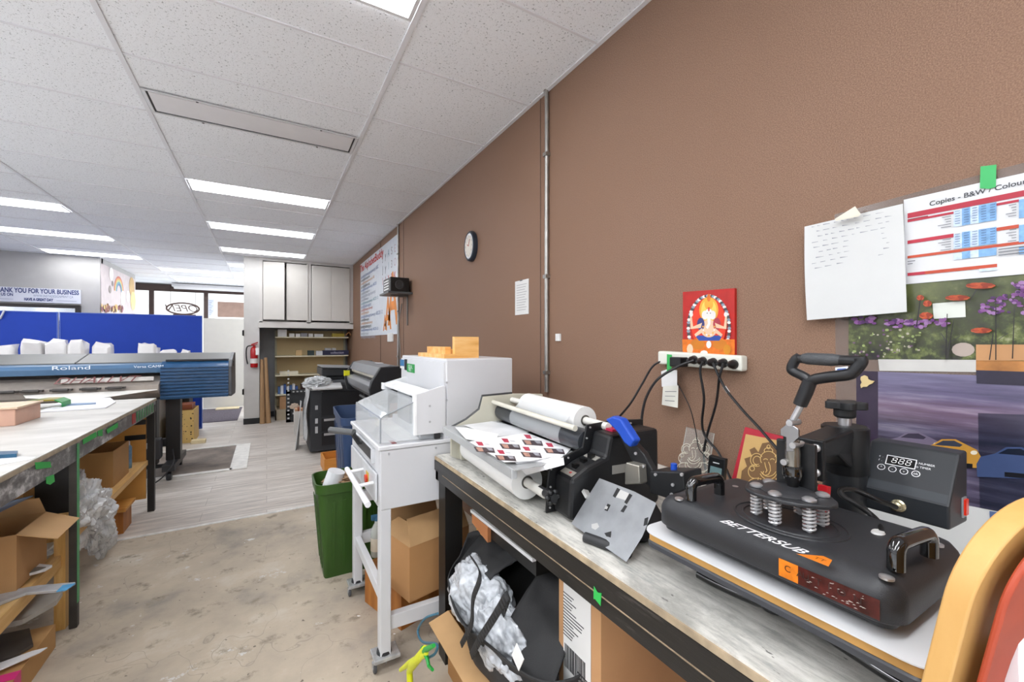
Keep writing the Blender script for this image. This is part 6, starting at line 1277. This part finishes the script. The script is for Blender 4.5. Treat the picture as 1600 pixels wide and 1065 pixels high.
cable('power_cable', [(1084, 563, WX-.08), (1060, 572, 1.3), (1028, 592, 1.25), (1010, 620, 1.18), (1003, 650, 1.12), (1002, 676, 1.08)], .0048, 'thick black cable from leftmost plug down to the laminator')
cable('power_cable', [(1098, 565, WX-.08), (1094, 580, 1.33), (1100, 621, 1.34), (1097, 660, 1.35), (1103, 683, 1.35), (1122, 706, 1.34), (1138, 740, 1.32), (1150, 768, 1.30)], .0042, 'black cable from second plug hanging down to the bench')
cable('power_cable', [(1130, 568, WX-.08), (1124, 590, 1.33), (1119, 630, 1.36), (1106, 675, 1.37), (1100, 705, 1.37), (1102, 730, 1.37), (1108, 748, 1.36)], .0042, 'black cable from fourth plug crossing over its neighbour')
cable('power_cable', [(1114, 567, WX-.08), (1122, 585, 1.33), (1135, 609, 1.33), (1160, 640, 1.32), (1186, 668, 1.30), (1221, 708, 1.27), (1262, 745, 1.25), (1292, 768, 1.22), (1320, 795, 1.18)], .0042, 'long black cable from the middle plug towards the heat press column')
p0_ = at(1132, 604, 'x', 1.333); p1_ = at(1138, 613, 'x', 1.333); B().tube([p0_, p1_], .0056, 10).build('cable_tag', mat('e3e3e3', .4), label='white sleeve on the long black cable', cat='tag')
cable('thin_cable', [(1052, 590, WX-.02), (1062, 605, 1.37), (1078, 637, 1.37), (1087, 673, 1.37), (1092, 700, 1.36), (1106, 717, 1.33)], .0018, 'thin dark wire hanging from the adapter to the handheld device', cm)
f = Flat(.045); f.p([(1033, 580), (1041, 577), (1058, 578), (1058, 603), (1034, 604)], mat('dcdcdc', .5)); f.p([(1036, 603), (1060, 602), (1059, 637), (1034, 632)], mat('d9d8cf', .5)); f.p([(1039, 618), (1055, 618.5), (1055, 619.3), (1039, 618.8)], txm); f.p([(1039, 611), (1057, 611), (1057, 612), (1039, 612)], txm); f.p([(1039, 625), (1054, 626), (1054, 627), (1039, 626)], txm); f.q.build('paper_tag', None, label='pair of small white paper tags taped on the power strip', cat='tag', kind='flat')
f = Flat(.0465); f.p([(1042, 553), (1050, 554), (1049, 581), (1042, 580)], mat('34a854', .45)); f.q.build('green_tape', None, label='short green tape on the left end of power strip', cat='tape', kind='flat')
# engraved pieces leaning on the wall
def lean_plane(u, v, x0=1.335, slope=.19):   # plane leaning back onto the wall
    n = Vector((1, 0, -slope)).normalized(); return onplane(u, v, Vector((x0, 0, T)), n)
def art(name, cu, cv, s_, r, m_, par, sk=0, x0=1.335, dx=-.003, full=True):
    def L(pts, closed=False):
        P = [lean_plane(cu+x*s_+sk*(-y)*s_, cv+y*s_, x0)+Vector((dx, 0, 0)) for x, y in pts]; q.tube(P, r, 5, closed=closed)
    def A(x, y, rx, ry, a0, a1, n=18): return [(x+rx*math.cos(R(a0+(a1-a0)*i/n)), y+ry*math.sin(R(a0+(a1-a0)*i/n))) for i in range(n+1)]
    q = B()
    L(A(0, -.55, .42, .4, 150, 390)); L(A(-.62, -.5, .32, .34, 60, 330)); L(A(-.60, -.48, .2, .22, 60, 330)); L(A(.62, -.5, .32, .34, -150, 120)); L(A(.60, -.48, .2, .22, -150, 120))
    L(A(-.15, -.5, .1, .06, 180, 360)); L(A(.2, -.5, .1, .06, 180, 360)); L(A(0, -.98, .22, .16, 150, 390)); L(A(0, -1.18, .08, .1, 0, 360))
    L([(.0, -.4), (.08, -.2), (.1, .05), (0, .25), (-.18, .3), (-.3, .2), (-.25, .08)]); L([(-.2, -.38), (-.15, -.15), (-.08, .05), (-.15, .15)])
    L(A(0, .55, .55, .42, -20, 200)); L(A(0, .5, .4, .3, -10, 190)); L(A(-.62, .75, .45, .3, 30, 300)); L(A(.62, .75, .45, .3, -120, 150)); L(A(-.75, .1, .3, .35, 90, 300)); L(A(.78, .1, .3, .35, -120, 90)); L(A(-.85, -.05, .12, .12, 0, 360)); L(A(.85, -.05, .12, .12, 0, 360)); L(A(0, 1.02, .9, .16, 10, 170)); L(A(0, -.15, .45, .5, 30, 150)); L(A(0, -.1, .5, .62, 30, 150))
    return q.build(name, m_, par)
t = thing('engraved_acrylic', (1.36, .99, T), 'clear acrylic sheet engraved with a pale elephant figure, leaning on wall', 'ornament')
ap = [lean_plane(u, v, 1.35) for u, v in ((1073, 667), (1116, 677), (1104, 760), (1058, 748))]
B().prism(ap, (-.003, 0, 0)).build('sheet', mat('cfd4d2', .08, 0, 0, alpha=.16, spec=1), t)
B().tube(ap, .0016, 5, closed=True).build('bright_edge', mat('c9c9c2', .3), t)
art('engraving', 1086, 712, 23, .0011, mat('d9d4c4', .5), t, x0=1.35, dx=-.004, sk=.12)
t = thing('engraved_plaque', (1.33, .85, T), 'tan plaque with carved elephant figure on a red backing, leaning on wall', 'ornament')
B().prism([lean_plane(u, v, 1.34) for u, v in ((1164, 667), (1240, 686), (1240, 782), (1138, 770))], (.006, 0, 0)).build('red_backing', mat('b02436', .5, 0, .08), t)
B().prism([lean_plane(u, v, 1.338) for u, v in ((1166, 678), (1238, 692), (1238, 780), (1147, 768))], (-.003, 0, 0)).build('tan_board', mat('c9a468', .6, 0, .08), t)
q = B(); pts = [(1172, 702), (1180, 698), (1186, 706), (1192, 692), (1204, 690), (1214, 697), (1236, 712), (1238, 775), (1152, 768), (1158, 752), (1160, 735), (1168, 728), (1164, 716), (1176, 712)]
q.f([q.v(lean_plane(u, v, 1.338)+Vector((-.0036, 0, 0))) for u, v in pts]); q.build('carved_ground', mat('77593a', .7, 0, .1), t, kind='flat', label='darker brown carved area')
art('carving', 1202, 733, 30, .0012, mat('d9b878', .5), t, x0=1.338, dx=-.0045)
# handheld device, papers, small things behind the press
t = thing('handheld_device', (1.22, .96, T), 'small black handheld device with grey screen standing behind the press', 'device')
dpn = [at(u, v, 'x', 1.18) for u, v in ((1107, 711), (1133, 718), (1128, 775), (1102, 768))]
B().prism(dpn, (.016, 0, .002)).build('body', mat('1a1b1d', .35), t, bevel=.003); q = B(); q.f([q.v(at(u, v, 'x', 1.1795)) for u, v in ((1110, 727), (1128, 732), (1126, 750), (1108, 746))]); q.build('screen', mat('6f8a8c', .2), t, kind='flat'); q = B(); q.f([q.v(at(u, v, 'x', 1.1794)) for u, v in ((1114, 721), (1124, 723.5), (1124, 725), (1114, 722.5))]); q.build('logo_strip', mat('dfe2e4', .3), t, kind='flat')
box('white_socket_block', (1.17, .985, T), (1.21, 1.03, T+.07), mat('d9d6cf', .4), label='small white block behind the far handle of the press', cat='block')
def bsheet(pts, h, mt, label, cat='paper', name='paper_sheet', z=T): return slab(name, pts, z+.0005, h, mt, label, cat)
bsheet([(1015, 700), (1042, 715), (1020, 720)], .002, mat('dcdad4', .5), 'white paper on bench against the wall behind the punch')
bsheet([(1385, 812), (1415, 815), (1408, 826), (1380, 822)], .002, mat('cfc2b4', .6), 'small tan paper on the bench below the control box')
bsheet([(1408, 820), (1560, 800), (1600, 850), (1480, 870)], .0015, mat('d3d4d2', .4), 'white sheet on the bench under the control box')
t = thing('white_wall_sheet', W(1450, 860), 'white sheet on the wall below the car poster, behind the control box', 'sheet')
f = Flat(.0022); f.p([(1330, 745), (ue, 805), (ue, 930), (1330, 815)], mat('d6d7d6', .4, 0, .02)); f.q.build('sheet', None, t, kind='flat')
f = Flat(.004); f.p([(1546, 798), (1592, 805), (1592, 840), (1548, 832)], mat('5a6c94', .3, 0, .3, 12)); f.q.build('blue_print', None, label='blue printed scrap on the wall beside the control box', cat='print', kind='flat')
